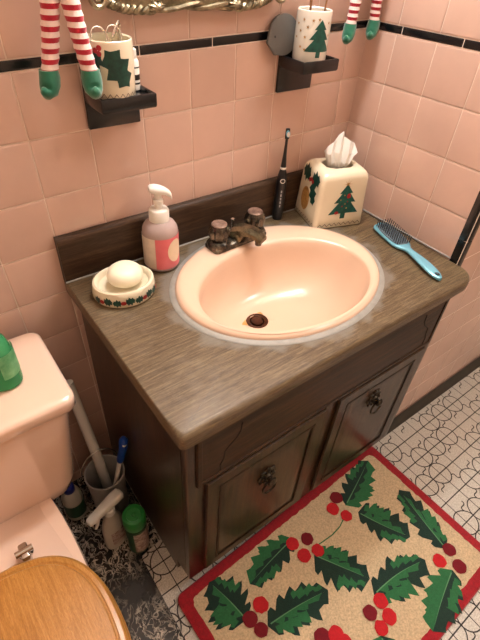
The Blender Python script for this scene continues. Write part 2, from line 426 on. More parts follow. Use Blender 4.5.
# floor: sheet vinyl with its printed line pattern
m = MB(); m.box(((ROOM_L+ROOM_R)/2, (ROOM_F+.0)/2, -.01), (ROOM_R-ROOM_L, -ROOM_F, .02))
GX, GY, GP = .475, -.505, .0733
def gp(i, j):
    x = GX+GP*i; return Vector((x, GY-GP*j+.0105*(x-GX), 0))
def ribbon(pts, w=.0019, z=.0003):
    L = []; 
    for i, p in enumerate(pts):
        t = (pts[min(i+1, len(pts)-1)]-pts[max(i-1, 0)]); t.z = 0; t.normalize(); nn = Vector((-t.y, t.x, 0))*w/2
        L.append((p+nn, p-nn))
    vs = []; fs = []
    for a, b_ in L: vs += [(a.x, a.y, z), (b_.x, b_.y, z)]
    for i in range(len(L)-1): fs.append((2*i+1, 2*i+3, 2*i+2, 2*i))
    m.add(vs, fs, 1)
def inb(p): return ROOM_L < p.x < ROOM_R and ROOM_F < p.y < -.0 and not (p.x > XC and p.y > YB)
I0, I1, J0, J1 = -14, 10, -6, 12
def clipline(a, b_, w, z):
    run = []
    for k in range(61):
        p = a.lerp(b_, k/60)
        if inb(p): run.append(p)
        else:
            if len(run) > 1: ribbon(run, w, z)
            run = []
    if len(run) > 1: ribbon(run, w, z)
for i in range(I0, I1+1): clipline(gp(i, J0), gp(i, J1), .0025, .0003)
for j in range(J0, J1+1): clipline(gp(I0, j), gp(I1, j), .0034, .0004)
def hasc(i, j): return (i+2*j) % 5 in (0, 3, 4)
for i in range(I0, I1):
    for j in range(J0, J1):
        c = gp(i, j)
        if hasc(i, j):
            P = [c+Vector((math.cos(2*PI*k/28), math.sin(2*PI*k/28), 0))*.0365*(1+.03*math.sin(3*2*PI*k/28+i+2*j)) for k in range(29)]
            if all(inb(p) for p in P): ribbon(P, .0034, .0005)
        # a short wiggle across each cell, joining circles on a diagonal
        a, b_ = (gp(i, j), gp(i+1, j+1)) if hasc(i, j) and hasc(i+1, j+1) else (gp(i+1, j), gp(i, j+1))
        d = (b_-a).normalized(); nn = Vector((-d.y, d.x, 0)); mid = (a+b_)/2; L = (b_-a).length
        h = L/2-.036
        P = [mid+d*h*(2*k/12-1)+nn*.0055*math.sin(2*PI*k/12) for k in range(13)]
        if all(inb(p) for p in P): ribbon(P, .0034, .0005)
struct(m.build('floor', ['vinyl', 'vline'], smooth=False, fix=False))

# black marbled sheet round the toilet
m = MB(); m.prism([(-1.12, -.004), (-.3095, -.004), (-.3095, -.312), (-.372, -.322), (-.376, -.33), (-.379, -.60), (-.384, -1.2), (-1.12, -1.2)], .0006, .0026)
tag(m.build('floor_mat', 'marble', smooth=False), 'black sheet with white marble veins lying on the floor around the toilet', 'mat')

# ------------------------------------------------------------------ vanity cabinet
VX0, VX1, VF = -.308, .470, -.468
van = thing('vanity_cabinet', 'dark brown wooden vanity cabinet under the sink with two doors', 'cabinet')
m = MB()
# side panels with a notched toe, back rail and bottom
for x0, x1 in ((VX0, VX0+.018), (VX1-.018, VX1)):
    pr_ = [(-.006, .0), (-.405, .0), (-.405, .055), (VF+.018, .062), (VF+.018, CT-.042), (-.006, CT-.042)]
    m.prism(pr_, x0, x1, X=Matrix(((0, 0, 1, 0), (1, 0, 0, 0), (0, 1, 0, 0), (0, 0, 0, 1))))
m.box(((VX0+VX1)/2, -.21, .075), (VX1-VX0-.036, .39, .016)); m.box(((VX0+VX1)/2, -.015, .4), (VX1-VX0-.036, .012, .58))
m.box(((VX0+VX1)/2, -.395, .034), (VX1-VX0-.036, .016, .066))
m.build('body', 'cab_z', van, angle=30)
m = MB()   # face frame: stiles, centre stile, rails
for xc, w in ((VX0+.022, .044), (VX1-.02, .040), (.085, .050)): m.box((xc, VF+.009, .377), (w, .018, .63), .002)
m.box((.08, VF+.0085, .605), (VX1-VX0-.09, .016, .172), .001, mi=1); m.box((.08, VF+.0085, .072), (VX1-VX0-.09, .0165, .022), .001, mi=1)
m.build('face_frame', ['cab_z', 'cab_x'], van, angle=30)
def panel(x0, x1, z0, z1, y, t, name, mats, parent, inset=.028):
    """framed raised panel facing -y"""
    q = MB(); R = []
    for ins, dy in ((0, t), (0, .003), (.002, 0), (inset*.72, 0), (inset*.85, .0025), (inset, .0025), (inset+.010, .0006), (inset+.03, .0004)):
        R.append([(x0+ins, y+dy, z0+ins), (x1-ins, y+dy, z0+ins), (x1-ins, y+dy, z1-ins), (x0+ins, y+dy, z1-ins)])
    q.rings(R, 0); return q.build(name, mats, parent, angle=25)
# long false drawer front with little carved notches at its ends
ap = panel(-.288, .448, .515, .676, VF-.008, .008, 'false_drawer_front', 'cab_x', van, .014)
for cx, sg in ((-.215, 1), (.385, -1)):
    m = MB()
    P = [(cx-sg*.020, .535), (cx-sg*.022, .555), (cx-sg*.014, .572), (cx-sg*.012, .595), (cx-sg*.000, .606), (cx+sg*.014, .618), (cx+sg*.022, .632), (cx+sg*.024, .655)]
    m.tube([(x, VF-.0078, z) for x, z in P], .0014, 6); m.build('carved_scroll', 'groove', ap)
doors = []
for x0, x1 in ((-.266, .063), (.108, .434)):
    d = panel(x0, x1, .086, .508, VF-.009, .009, 'door', 'cab_z', van, .040)
    q = MB()
    R = []
    for ins, h in ((.030, 0), (.031, .0012), (.034, .0018), (.037, .0012), (.038, 0)):
        R.append([(x0+ins, VF-.009-h, .086+ins), (x1-ins, VF-.009-h, .086+ins), (x1-ins, VF-.009-h, .506-ins), (x0+ins, VF-.009-h, .506-ins)])
    q.rings(R, 0, False, False); q.build('moulding', 'cab_edge', d, angle=25)
    doors.append(d)
def pull(cx, cz, parent, tilt=0):
    q = MB(); y = VF-.0088
    X = T(cx, y, cz) @ rotX(PI/2) @ rotZ(tilt)
    q.prism([(x*.024*(1+.13*math.cos(8*a)), x2*.030*(1+.13*math.cos(8*a))) for a in [2*PI*k/64 for k in range(64)] for x, x2 in [(math.cos(a), math.sin(a))]], 0, .004, .0015, X=X)
    q.lathe([(.012, .004), (.010, .009), (.006, .011), (.006, .016), (.012, .019), (.012, .022), (.007, .026), (0.001, .027)], 20, X=X)
    for k in range(8):
        a = 2*PI*k/8; q.lathe([(.0045, 0), (.004, .003), (.001, .0045)], 8, c=(.0155*math.cos(a), .0195*math.sin(a), .004), X=X)
    hnd = q.build('handle', 'pull', parent)
    q = MB(); q.tube([(.020*math.sin(a), -.010-.023*(1-math.cos(a))*.9, .012+.004*math.sin(a/2)) for a in [2*PI*k/28 for k in range(28)]], .0026, 8, closed=True, X=X)
    q.build('bail_ring', 'pull', hnd)
pull(-.101, .384, doors[0]); pull(.257, .417, doors[1], .15)

# ------------------------------------------------------------------ worktop + backsplash
def outline():
    P = []; x0, x1, y0, y1 = -.3286, .4985, -.4935, -.0045; r = .045; r2 = .012
    P += [(x0+(x1-x0)*k/40, y1) for k in range(40, 0, -1)]          # back, right to left
    P += [(x0, y1+(y0+r2-y1)*k/24) for k in range(24)]
    P += [(x0+r2+r2*math.cos(a), y0+r2+r2*math.sin(a)) for a in [PI+PI/2*k/4 for k in range(4)]]
    P += [(x0+r2+(x1-r-x0-r2)*k/40, y0) for k in range(40)]
    P += [(x1-r+r*math.cos(a), y0+r+r*math.sin(a)) for a in [-PI/2+PI/2*k/10 for k in range(10)]]
    P += [(x1, y0+r+(y1-y0-r)*k/20) for k in range(20)]
    return P
O = outline(); n = len(O)
def inset(P, d):
    out = []
    for i in range(len(P)):
        a = Vector(P[i-1]); c = Vector(P[(i+1) % len(P)]); t = (c-a).normalized(); nn = Vector((t.y, -t.x))
        # outline runs back right-to-left, so interior lies to the left of travel
        out.append((P[i][0]-nn.x*d, P[i][1]-nn.y*d))
    return out
def ell(k, z, cx=SX, cy=SY, a=SA, b_=SB):
    out = []
    for x, y in O:
        th_ = math.atan2((y-cy)/b_, (x-cx)/a); out.append((cx+a*k*math.cos(th_), cy+b_*k*math.sin(th_), z))
    return out
m = MB(); r = .013; th = .040
R = [ell(.965, CT-.03), ell(.965, CT)]
fac = []
for x, y in O:
    f = 1.0
    if x < -.325: f = .22+.78*min(1, max(0, (-.45-y)/.04))
    fac.append(f)
for a in [PI/2*k/6 for k in range(7)]:
    I = [inset(O, r*f*(1-math.sin(a))) for f in (1, .22)]
    R.append([(I[0][q][0]*(f-.22)/.78+I[1][q][0]*(1-f)/.78, I[0][q][1]*(f-.22)/.78+I[1][q][1]*(1-f)/.78, CT-r*f*(1-math.cos(a))) for q, f in enumerate(fac)])
R.append([(x, y, CT-th+.008) for x, y in O]); R.append([(x, y, CT-th) for x, y in inset(O, .006)])
R.append([(x, y, CT-th) for x, y in inset(O, .03)])
m.rings(R, 0, False, False)
top = m.build('countertop', 'counter', angle=50)
tag(top, 'brown wood-grain laminate countertop with rounded front edge around the sink', 'countertop')
m = MB(); X = Matrix(((0, 0, 1, 0), (1, 0, 0, 0), (0, 1, 0, 0), (0, 0, 0, 1)))
TB = -.0185
m.prism([(-.0035, CT), (TB, CT), (TB, CT+.094), (TB+.002, CT+.1), (TB+.006, CT+.104), (-.0035, CT+.106)], -.3286, .4985, X=X)
tag(m.build('backsplash', 'splash', angle=30), 'shade-darkened brown wood-grain backsplash strip along the tiled back wall behind the faucet', 'backsplash')
m = MB(); m.tube([(-.3286, TB-.0008, CT+.001), (.1, TB-.0008, CT+.001), (.4985, TB-.0008, CT+.001)], .0022, 6)
m.tube([(.4975, TB, CT+.001), (.4975, -.2, CT+.001), (.4975, YB+.02, CT+.001)], .0025, 6)
m.build('caulk_bead', 'rimgrey', top)

# ------------------------------------------------------------------ sink
snk = thing('sink', 'oval peach porcelain drop-in sink set in the wooden countertop', 'sink')
BX, BY, BA, BB_ = .076, -.276, .211, .150     # bowl opening
DX, DY = .041, -.229
def E(cx, cy, a, b_, z, n=72): return [(cx+a*math.cos(2*PI*k/n), cy+b_*math.sin(2*PI*k/n), CT+z) for k in range(n)]
def mixE(t, z): return E(SX+(BX-SX)*t, SY+(BY-SY)*t, SA+(BA-SA)*t, SB+(BB_-SB)*t, z)
R = [E(SX, SY, SA, SB, .0012), E(SX, SY, SA-.001, SB-.001, .007), E(SX, SY, SA-.006, SB-.006, .0125), E(SX, SY, SA-.014, SB-.014, .0145), mixE(.5, .0145), mixE(.85, .0125), mixE(.95, .009)]
for s_, z in ((1, .002), (.965, -.018), (.93, -.04), (.87, -.064), (.78, -.088), (.66, -.106), (.52, -.117), (.36, -.123), (.22, -.1265), (.14, -.128)):
    w = ((1-s_)/.9)**.8; R.append(E(BX+(DX-BX)*w, BY+(DY-BY)*w, BA*s_, max(BB_*s_, 0), z))
R.append(E(DX, DY, .0275, .0275, -.1295)); R.append(E(DX, DY, .026, .026, -.145))
m = MB(); m.rings(R, 0, False, False); m.build('basin', 'sink', snk, angle=60)
m = MB(); R = [E(SX, SY, SA+.012, SB+.012, .0006), E(SX, SY, SA+.0105, SB+.0105, .002), E(SX, SY, SA+.003, SB+.003, .0032), E(SX, SY, SA-.002, SB-.002, .0045)]
m.rings(R, 0, False, False); m.build('rim_band', 'rimgrey', snk, angle=60)
m = MB(); m.lathe([(.0275, 0), (.0275, .0026), (.0245, .0034), (.0185, .0015), (.0175, -.008), (.0005, -.009)], 32, c=(DX, DY, CT-.1300), cap0=False, cap1=False)
dr = m.build('drain', 'drain', snk)
m = MB(); m.lathe([(.0005, -.006), (.0145, -.006), (.0150, .001), (.014, .003), (.004, .0038), (.0005, .0036)], 24, c=(DX, DY, CT-.1300)); m.build('stopper', 'drain', dr)
m = MB(); m.patch([(DX+.0325*math.cos(a)*1.1-.007, DY+.0325*math.sin(a)*1.1+.010) for a in [.3+2.9*k/14 for k in range(15)]]+[(DX+.028*math.cos(a), DY+.028*math.sin(a)) for a in [3.2-2.9*k/14 for k in range(15)]],
                  lambda x, y: (x, y, CT-.1272+max(0, math.hypot(x-DX, y-DY)-.027)*.06)); m.build('rust_stain', 'stain', snk)

# ------------------------------------------------------------------ faucet
FX, FY = .073, -.086; FZ = CT+.0145
fau = thing('faucet', 'dark tarnished two-handle faucet standing on the back of the sink', 'faucet', (FX, FY, FZ), math.radians(3))
m = MB()
R = []
for ins, z in ((0, 0), (0, .006), (.004, .012), (.010, .016)):
    P = []
    for sx_, sy_, a0 in ((1, 1, 0), (-1, 1, PI/2), (-1, -1, PI), (1, -1, 1.5*PI)):
        for k in range(4):
            a = a0+PI/2*k/3; P.append((sx_*(.081-.010)+(.010-ins*.4)*math.cos(a)-sx_*ins*.6, sy_*(.026-.010)+(.010-ins*.4)*math.sin(a)-sy_*ins*.6, z))
    R.append(P)
m.rings(R)
for sx_ in (-1, 1): m.lathe([(.030, .004), (.0295, .012), (.025, .018), (.018, .022)], 8, c=(sx_*.055, 0, .002))
m.build('base_plate', 'bronze', fau, angle=35)
m = MB()   # spout: faceted arm
R = []
for y, z, w, h in ((.020, .016, .038, .012), (.008, .029, .036, .020), (-.014, .037, .032, .018), (-.040, .040, .029, .016), (-.060, .036, .027, .016), (-.073, .027, .025, .012)):
    R.append([(-w*.62, y, z-h*.5), (w*.62, y, z-h*.5), (w*.62, y, z+h*.15), (w*.3, y-.002, z+h*.6), (-w*.3, y-.002, z+h*.6), (-w*.62, y, z+h*.15)])
m.rings(R); m.box((0, -.002, .018), (.044, .036, .024), .006)
spt = m.build('spout', 'brassy', fau, angle=30); spt.rotation_euler = (0, 0, math.radians(20))
m = MB(); m.lathe([(.008, -.010), (.008, 0), (.0095, 0), (.0095, .006)], 16, c=(0, -.060, .020)); m.build('aerator', 'bronze', spt)
for sx_ in (-1, 1):
    m = MB(); nn = 40
    R = []
    for r_, z, fl in ((.017, .020, 0), (.019, .024, .05), (.022, .030, .10), (.0235, .044, .10), (.022, .054, .08), (.019, .059, .03), (.0185, .061, 0)):
        R.append([(sx_*.055+r_*(1+fl*math.cos(10*2*PI*k/nn))*math.cos(2*PI*k/nn), r_*(1+fl*math.cos(10*2*PI*k/nn))*math.sin(2*PI*k/nn), z) for k in range(nn)])
    m.rings(R); hd = m.build('handle', 'bronze', fau, angle=30)
    m = MB(); m.lathe([(.0185, .059), (.0185, .0625), (.0165, .0645), (.0005, .065)], 24, c=(sx_*.055, 0, 0)); m.build('handle_cap', 'knobtop', hd)
m = MB(); m.lathe([(.0035, .018), (.0035, .042), (.006, .044), (.006, .05), (.001, .052)], 12, c=(.002, .021, 0)); m.build('lift_rod', 'chrome', fau)

# ------------------------------------------------------------------ soap pump bottle
pmp = thing('soap_pump_bottle', 'clear pump bottle of pink hand soap with white pump by the backsplash', 'soap bottle', (-.1195, -.0600, CT+.0002), math.radians(-20))
m = MB(); PR = [(.0005, .001), (.033, 0), (.0375, .003), (.0395, .009), (.0395, .088), (.0375, .098), (.031, .108), (.022, .114), (.0165, .117), (.0165, .122)]
m.lathe(PR, 40); m.build('bottle', 'pumpbody', pmp)
def cyl(r, off=.0005): return lambda u, v: ((r+off)*math.cos(u/r), (r+off)*math.sin(u/r), v)
m = MB(); R0 = .0395
a0, a1 = math.radians(-115), math.radians(20)
m.patch([(a0*R0, .010), (a1*R0, .010), (a1*R0, .086), (a0*R0, .086)], cyl(R0, .0005), 0, .006)
m.patch([(math.radians(-205)*R0, .010), (a0*R0-.0004, .010), (a0*R0-.0004, .086), (math.radians(-205)*R0, .084)], cyl(R0, .0005), 1, .006)
cc = [p for p in circ(math.radians(8)*R0, .048, .026, 28) if p[0] <= a1*R0+.0001]
m.patch([(a1*R0, .074)]+cc[1:-1]+[(a1*R0, .022)] if False else circ(math.radians(-48)*R0, .052, .020, 24, .028), cyl(R0, .0009), 2, .006)
m.build('label', ['pinklabel', 'whitelabel', 'palecircle'], pmp, fix=False)
m = MB(); m.lathe([(.0185, .112), (.0215, .113), (.0215, .136), (.019, .140), (.009, .142), (.0085, .150), (.0105, .152), (.0105, .160), (.0075, .162), (.0075, .176)], 32)
pc = m.build('pump_collar', 'white_pl', pmp)
m = MB()
R = []
for x, w, z, h in ((-.019, .005, .185, .004), (-.016, .0105, .184, .008), (-.006, .0135, .183, .010), (.006, .0125, .181, .0095), (.016, .008, .178, .008), (.024, .006, .173, .007), (.028, .005, .167, .006), (.029, .003, .162, .004)):
    R.append([(x, w*math.cos(a), z+h*math.sin(a)) for a in [2*PI*k/16 for k in range(16)]])
m.rings(R); m.build('pump_head', 'white_pl', pmp).rotation_euler = (0, 0, math.radians(-8))

# ------------------------------------------------------------------ soap dish and soap bar
DA, DB = .0655, .056
dsh = thing('soap_dish', 'oval cream ceramic soap dish with painted holly and berries around its side', 'soap dish', (-.2375, -.1115, CT+.0003), math.radians(-8))
m = MB()
prof = [(.88, 0), (.95, .001), (.99, .006), (1.0, .014), (.985, .026), (.955, .0345), (.90, .037), (.84, .035), (.78, .026), (.6, .021), (.3, .019), (.01, .0185)]
m.lathe([(k, z) for k, z in prof], 56, DA, DB)
def dm(u, v):   # u = angle
    k = 1.0-abs(v-.014)*.9*abs(v-.014)*60
    return (DA*(k+.012)*math.cos(u), DB*(k+.016)*math.sin(u), v)
s_ = 1/.058
def sc_poly(P, u0): return [(u0+x*s_, z) for x, z in P]
for a in (-2.55, -1.85, -1.15, -.45, .5, 1.6, 2.7):
    m.patch(sc_poly(holly_poly(.003, .015, .021, .019, .0115, 3), a), dm, 1, .09)
    m.patch(sc_poly(holly_poly(-.003, .015, -.020, .015, .0105, 3), a), dm, 1, .09)
    m.patch(sc_poly(circ(0, .015, .0050, 12), a), lambda u, v: tuple(c*1.01 if i < 2 else c for i, c in enumerate(dm(u, v))), 2, .09)
m.build('dish', ['cream_cer', 'holly', 'redglaze'], dsh, fix=False)
m = MB(); R = []
m.lathe([(.02, 0), (.70, .001), (.93, .006), (1.0, .0135), (.99, .0165), (.93, .024), (.72, .0315), (.4, .0345), (.02, .0355)], 48, .0385, .0345)
so = m.build('soap_bar', 'soap', angle=70); so.location = (-.2325, -.1085, CT+.0285); so.rotation_euler = (math.radians(7), math.radians(2), math.radians(14))
tag(so, 'ivory oval bar of soap resting in the holly soap dish', 'soap')

# ------------------------------------------------------------------ toothbrush
tb = thing('electric_toothbrush', 'black electric toothbrush standing upright between faucet and tissue box', 'toothbrush', (.249, -.0335, CT+.0003), math.radians(-120))
m = MB(); m.lathe([(.0115, 0), (.0132, .001), (.0138, .006), (.0141, .06), (.0136, .10), (.0112, .124), (.0075, .138), (.0068, .140)], 28)
hb_ = m.build('grip', 'blackpl', tb)
m = MB(); R0 = .0125
m.patch([p for p in circ(0, .112, .0062, 20)], lambda u, v: ((.0141)*math.cos(u/.0125), .0141*math.sin(u/.0125), v), 0, .003)
m.patch([p for p in circ(0, .112, .0042, 20)], lambda u, v: ((.0144)*math.cos(u/.0125), .0144*math.sin(u/.0125), v), 1, .003)
m.build('power_button', ['white_pl', 'blackpl'], hb_, fix=False)
m = MB()
for k in range(5): m.patch([(-.0014, .04+k*.010), (.0014, .04+k*.010), (.0014, .047+k*.010), (-.0014, .047+k*.010)], lambda u, v: (.0146*math.cos(u/.0125), .0146*math.sin(u/.0125), v), 0, .003)
m.build('mode_marks', 'greypr', hb_, fix=False)
m = MB(); m.lathe([(.0074, .139), (.0076, .140), (.0076, .143), (.0072, .1445)], 24); m.build('ring', 'white_pl', tb)
m = MB(); m.lathe([(.0070, .144), (.0066, .150), (.0045, .175), (.0034, .200), (.0032, .215)], 20); m.box((0, 0, .226), (.006, .011, .026), .0028, 3)
bh = m.build('brush_head', 'blackpl', tb)
m = MB(); m.lathe([(.0005, 0), (.0058, .0), (.0058, .007), (.0005, .0075)], 20, .8, 1.25, X=T(.003, 0, .228) @ rotY(PI/2) @ rotZ(PI/2)); m.build('bristles', ['bluebr'], bh)
m = MB(); m.lathe([(.0005, .0074), (.0058, .0072), (.0056, .0095), (.0005, .0095)], 20, .6, 1.0, X=T(.003, 0, .228) @ rotY(PI/2) @ rotZ(PI/2)); m.build('bristle_tips', ['white_pl'], bh)

# ------------------------------------------------------------------ tissue box cover + tissue
TW, TH, TD = .0735, .152, .063
box = thing('tissue_box_cover', 'cream ceramic tissue box cover with painted green tree in the corner', 'tissue box', (.3785, -.0955, CT+.0003), math.radians(-17))
m = MB()
def sq(h, r, n=8, k_=None):
    hy = h-(TW-TD) if h < .5 else h
    P = []
    for k, (sx_, sy_) in enumerate(((1, 1), (-1, 1), (-1, -1), (1, -1))):
        for j in range(n+1):
            a = k*PI/2+PI/2*j/n; P.append((sx_*(h-r)+r*math.cos(a), sy_*(hy-r)+r*math.sin(a)))
    return P
def hole(a, b_, z): # oval hole resampled at the ring's angles
    return [(a*math.cos(math.atan2(y, x)), b_*math.sin(math.atan2(y, x)), z) for x, y in sq(1, .5)]
half = lambda z: TW-.0065*(z/TH)**1.2
R = [[(x, y, .003) for x, y in sq(TW-.006, .008)], [(x, y, 0) for x, y in sq(TW-.003, .010)], [(x, y, .003) for x, y in sq(TW, .011)]]
for z in (.03, .07, .11, .130): R.append([(x, y, z) for x, y in sq(half(z), .0125)])
for a in [PI/2*k/6 for k in range(1, 7)]: R.append([(x, y, .130+.020*math.sin(a)) for x, y in sq(half(.13)-.020*(1-math.cos(a)), .016)])
R.append(hole(.047, .036, .1515)); R.append(hole(.043, .032, .1495)); R.append(hole(.042, .031, .142)); R.append(hole(.042, .031, .10))
m.rings(R, 0, False, False)
face = {'front': lambda u, v: (u, -half(v)-.0006+TW-TD, v), 'left': lambda u, v: (-half(v)-.0006, -u*TD/TW, v)}
# tree with star on the front
m.patch(tree_poly(.006, .026, .088, .094), face['front'], 1, .03)
for k in range(7): m.patch(circ(.006+.018*math.cos(k*2.4)*(.4+k*.09), .055+.006*k, .0022, 8), lambda u, v: (u, -half(v)-.0011+TW-TD, v), (2, 3)[k % 2])
m.patch(circ(.014, .088, .0055, 12, .007), lambda u, v: (u, -half(v)-.0009+TW-TD, v), 3); m.patch(circ(-.014, .044, .006, 12, .0045), lambda u, v: (u, -half(v)-.0009+TW-TD, v), 3)
for k in range(8):
    a = k*PI/4; m.patch([(.006+.0008*math.cos(a+1.57), .120+.0008*math.sin(a+1.57)), (.006+.014*math.cos(a), .120+.014*math.sin(a)), (.006-.0008*math.cos(a+1.57), .120-.0008*math.sin(a+1.57))], face['front'], 2)
m.patch(star(.006, .120, .006), lambda u, v: (u, -half(v)-.0009+TW-TD, v), 2)
# holly over a gold cone on the left side
m.patch(holly_poly(-.004, .122, -.052, .126, .026, 3), face['left'], 4, .03); m.patch(holly_poly(.004, .118, .054, .126, .024, 3), face['left'], 4, .03)
m.patch(holly_poly(.012, .112, .040, .056, .023, 3), face['left'], 4, .03)
m.patch(circ(-.012, .058, .025, 20, .032), face['left'], 2, .03)
for k in range(3): m.patch(circ(-.004+.008*k, .112+.004*(k % 2), .0055, 12), lambda u, v: (-half(v)-.001, -u, v), 3)
for fn in face.values():
    P = []; N = 18
    for k in range(N+1): P.append((-.064+.128*k/N, .006+(.0075 if k % 2 else 0)))
    m.patch(P+[(x, z+.0018) for x, z in reversed(P)], fn, 5)
m.build('cover', ['cream_cer', 'tree', 'gold', 'redglaze', 'holly', 'zig'], box, fix=False, angle=50)
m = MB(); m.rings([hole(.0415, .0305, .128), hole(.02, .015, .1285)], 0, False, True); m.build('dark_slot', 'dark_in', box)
# crumpled tissue pulled through the slot: a folded sheet with pleats, a peak on the left and a flap on the right
m = MB()
cols = [(-.027, -.034, .030, -.031, .046), (-.019, -.026, .034, -.020, .060), (-.010, -.016, .036, -.008, .074), (-.002, -.004, .036, .001, .086),
        (.007, .006, .034, .008, .070), (.015, .019, .036, .022, .064), (.022, .030, .034, .036, .056), (.027, .036, .030, .048, .034)]
zig = [.004, -.006, .005, -.003, .007, -.006, .004, -.002]
def lay(sgn):
    L0, L1, L1b, L2 = [], [], [], []
    for (bx, mx, mz, tx, tz), zg in zip(cols, zig):
        L0.append((bx*.8, sgn*(.011-abs(bx)*.12), -.004)); L1.append((bx, sgn*.014+zg*.6, .010+zg*.4)); L1b.append((mx, sgn*.012+zg, mz)); L2.append((tx, zg*.8+sgn*.0008, tz))
    return L0, L1, L1b, L2
f_, k_ = lay(-1), lay(1)
m.rings([list(p)+list(reversed(q)) for p, q in zip(f_, k_)], 0, True, True)
tis = m.build('tissue', 'tissue', angle=18); tis.location = (.3805, -.0915, CT+.1445); tis.rotation_euler = (0, 0, math.radians(-30))
tag(tis, 'crumpled white tissue poking out of the cream tissue box', 'tissue')

# ------------------------------------------------------------------ hairbrush
hv = Vector((-.074, -.25)); yaw = math.atan2(hv.y, hv.x)
hbz = thing('hairbrush', 'light blue hairbrush with dark bristles lying on the countertop by the right wall', 'hairbrush', (.4610, -.2125, CT+.0005), yaw)
prof = [(0, .010), (.004, .020), (.012, .0265), (.05, .0275), (.10, .0262), (.115, .0195), (.127, .0105), (.140, .0090), (.165, .0125), (.195, .0150), (.222, .0155), (.242, .0125), (.252, .0085), (.257, .004)]
m = MB(); R = []
for x, w in prof:
    th_ = .009 if x < .13 else .007; zc = .0065+ (.004*math.sin(PI*min(max((x-.11)/.15, 0), 1)))
    R.append([(x, w*math.copysign(abs(math.cos(a))**.7, math.cos(a)), zc+th_*.65*math.copysign(abs(math.sin(a))**.8, math.sin(a))) for a in [2*PI*k/20 for k in range(20)]])
m.rings(R); m.build('handle', 'bluemet', hbz, angle=45)
m = MB(); m.lathe([(.0055, 0), (.0055, .001), (.0030, .0012), (.001, .0006)], 20, 1.2, 1, c=(.243, 0, .0118)); m.build('hanging_hole', 'blackpl', hbz)
m = MB(); m.lathe([(1, 0), (1, .002), (.9, .0035), (.05, .004)], 32, .052, .0225, c=(.060, 0, .0112), e=3.2); pd = m.build('pad', 'pad', hbz)
m = MB()
for i in range(13):
    for j in range(6):
        x = .014+i*.0078; y = -.0185+j*.0074
        m.tube([(x, y, .013), (x+.0005*random.uniform(-1, 1), y*1.06, .0295)], [.0014, .0011], 6); m.lathe([(.0003, 0), (.0016, .0008), (.0003, .0022)], 6, c=(x, y*1.06, .0285))
br = m.build('bristles', 'bristle', pd); br['kind'] = 'stuff'

# ------------------------------------------------------------------ black ceramic wall ledges
def ledge(x0, x1, z0, ztop, depth, label):
    o = thing('wall_ledge', label, 'wall shelf', ((x0+x1)/2, -.003, z0), 0, None)
    w = (x1-x0)/2; h = ztop-z0
    q = MB(); q.box((0, -.003, .052), (2*w, .008, .104), .0025, 2)
    q.build('back_plate', 'black_tile', o)
    q = MB()
    q.box((0, -depth/2-.004, h-.013), (2*w, depth, .016), .003, 2)
    rim = .005
    for c, d in (((0, -depth-.0015, h-.008), (2*w, .007, .022)), ((-w+.003, -depth/2-.004, h-.008), (.007, depth, .022)), ((w-.003, -depth/2-.004, h-.008), (.007, depth, .022))): q.box(c, d, .0025, 2)
    q.build('tray', 'black_tile', o); return o
ledge(-.2225, -.1195, 1.034, 1.101, .074, 'black ceramic wall ledge on the left, holding the holly mug')
ledge(.2220, .3265, 1.047, 1.121, .078, 'black ceramic wall ledge near the corner, holding the starry tree cup')

def cup(name, label, loc, rz, r, h, deco, mats, wall=.004, rb=None):
    o = thing(name, label, 'cup', loc, rz)
    rb = rb or r*.96; q = MB()
    q.lathe([(rb*.85, 0), (rb*.96, .0012), (rb, .006), ((r+rb)/2, h*.5), (r, h-.006), (r-.0008, h-.001), (r-wall*.5, h), (r-wall, h-.002), (rb-wall, .008), (.001, .007)], 44)
    deco(q, lambda off=.0005: (lambda u, v: ((rb+(r-rb)*v/h+off)*math.cos(u/r), (rb+(r-rb)*v/h+off)*math.sin(u/r), v)))
    q.build('mug', mats, o, fix=False); return o
CR = .0405
def deco1(q, f):
    c0 = math.radians(-102)*CR
    g = f()
    q.patch(holly_poly(c0-.012, .078, c0+.026, .022, .026, 3, .5), g, 1, .007)
    q.patch(holly_poly(c0-.018, .070, c0-.046, .046, .016, 3), g, 1, .007)
    for dx, dy in ((-.020, .080), (-.027, .076), (-.021, .072)): q.patch(circ(c0+dx, dy, .0042, 12), f(.001), 2, .007)
    P = []; N = 30
    for k in range(N+1): P.append((math.radians(-215)*CR+math.radians(225)*CR*k/N, .0055+(.0065 if k % 2 else 0)))
    q.patch(P+[(x, z+.0014) for x, z in reversed(P)], g, 3)
LZ1 = 1.0968; LZ2 = 1.1168
cup('holly_mug', 'cream ceramic cup with green holly on the left black ledge', (-.1825, -.0440, LZ1), 0, CR*.96, .089, deco1, ['cream_cer', 'holly', 'redglaze', 'zig'])
def deco2(q, f):
    c0 = math.radians(-122)*.0365; g = f()
    q.patch(tree_poly(c0+.010, .012, .062, .068), g, 1, .007)
    rnd = random.Random(3)
    for dx, dz in ((-.030, .030), (-.022, .048), (-.034, .058), (-.018, .066), (-.008, .078), (-.028, .078), (-.020, .026), (.004, .080), (.028, .074), (.033, .052), (.040, .030), (-.044, .046), (-.042, .070), (.044, .074)):
        q.patch(star(c0+dx, dz, .0036), g, 2)
cup('tree_cup', 'white ceramic cup with green tree and gold stars on the right ledge', (.2730, -.0440, LZ2), 0, .0365, .094, deco2, ['white_cer', 'tree', 'gold'], rb=.0365)
def reed(x, y, dx, dy, label):
    q = MB(); q.tube([(0, 0, 0), (dx*.5, dy*.5, .11), (dx, dy, .24)], .0018, 8)
    o = q.build('reed_stick', 'reed'); o.location = (x, y, LZ2+.0085); return tag(o, label, 'reed stick', 'reeds in the tree cup')
reed(.2585, -.044, -.004, -.006, 'leftmost brown reed stick standing in the starry tree cup')
reed(.2755, -.038, -.020, .010, 'middle brown reed stick standing in the starry tree cup')
reed(.2885, -.046, .030, .004, 'rightmost brown reed stick leaning out of the starry tree cup')
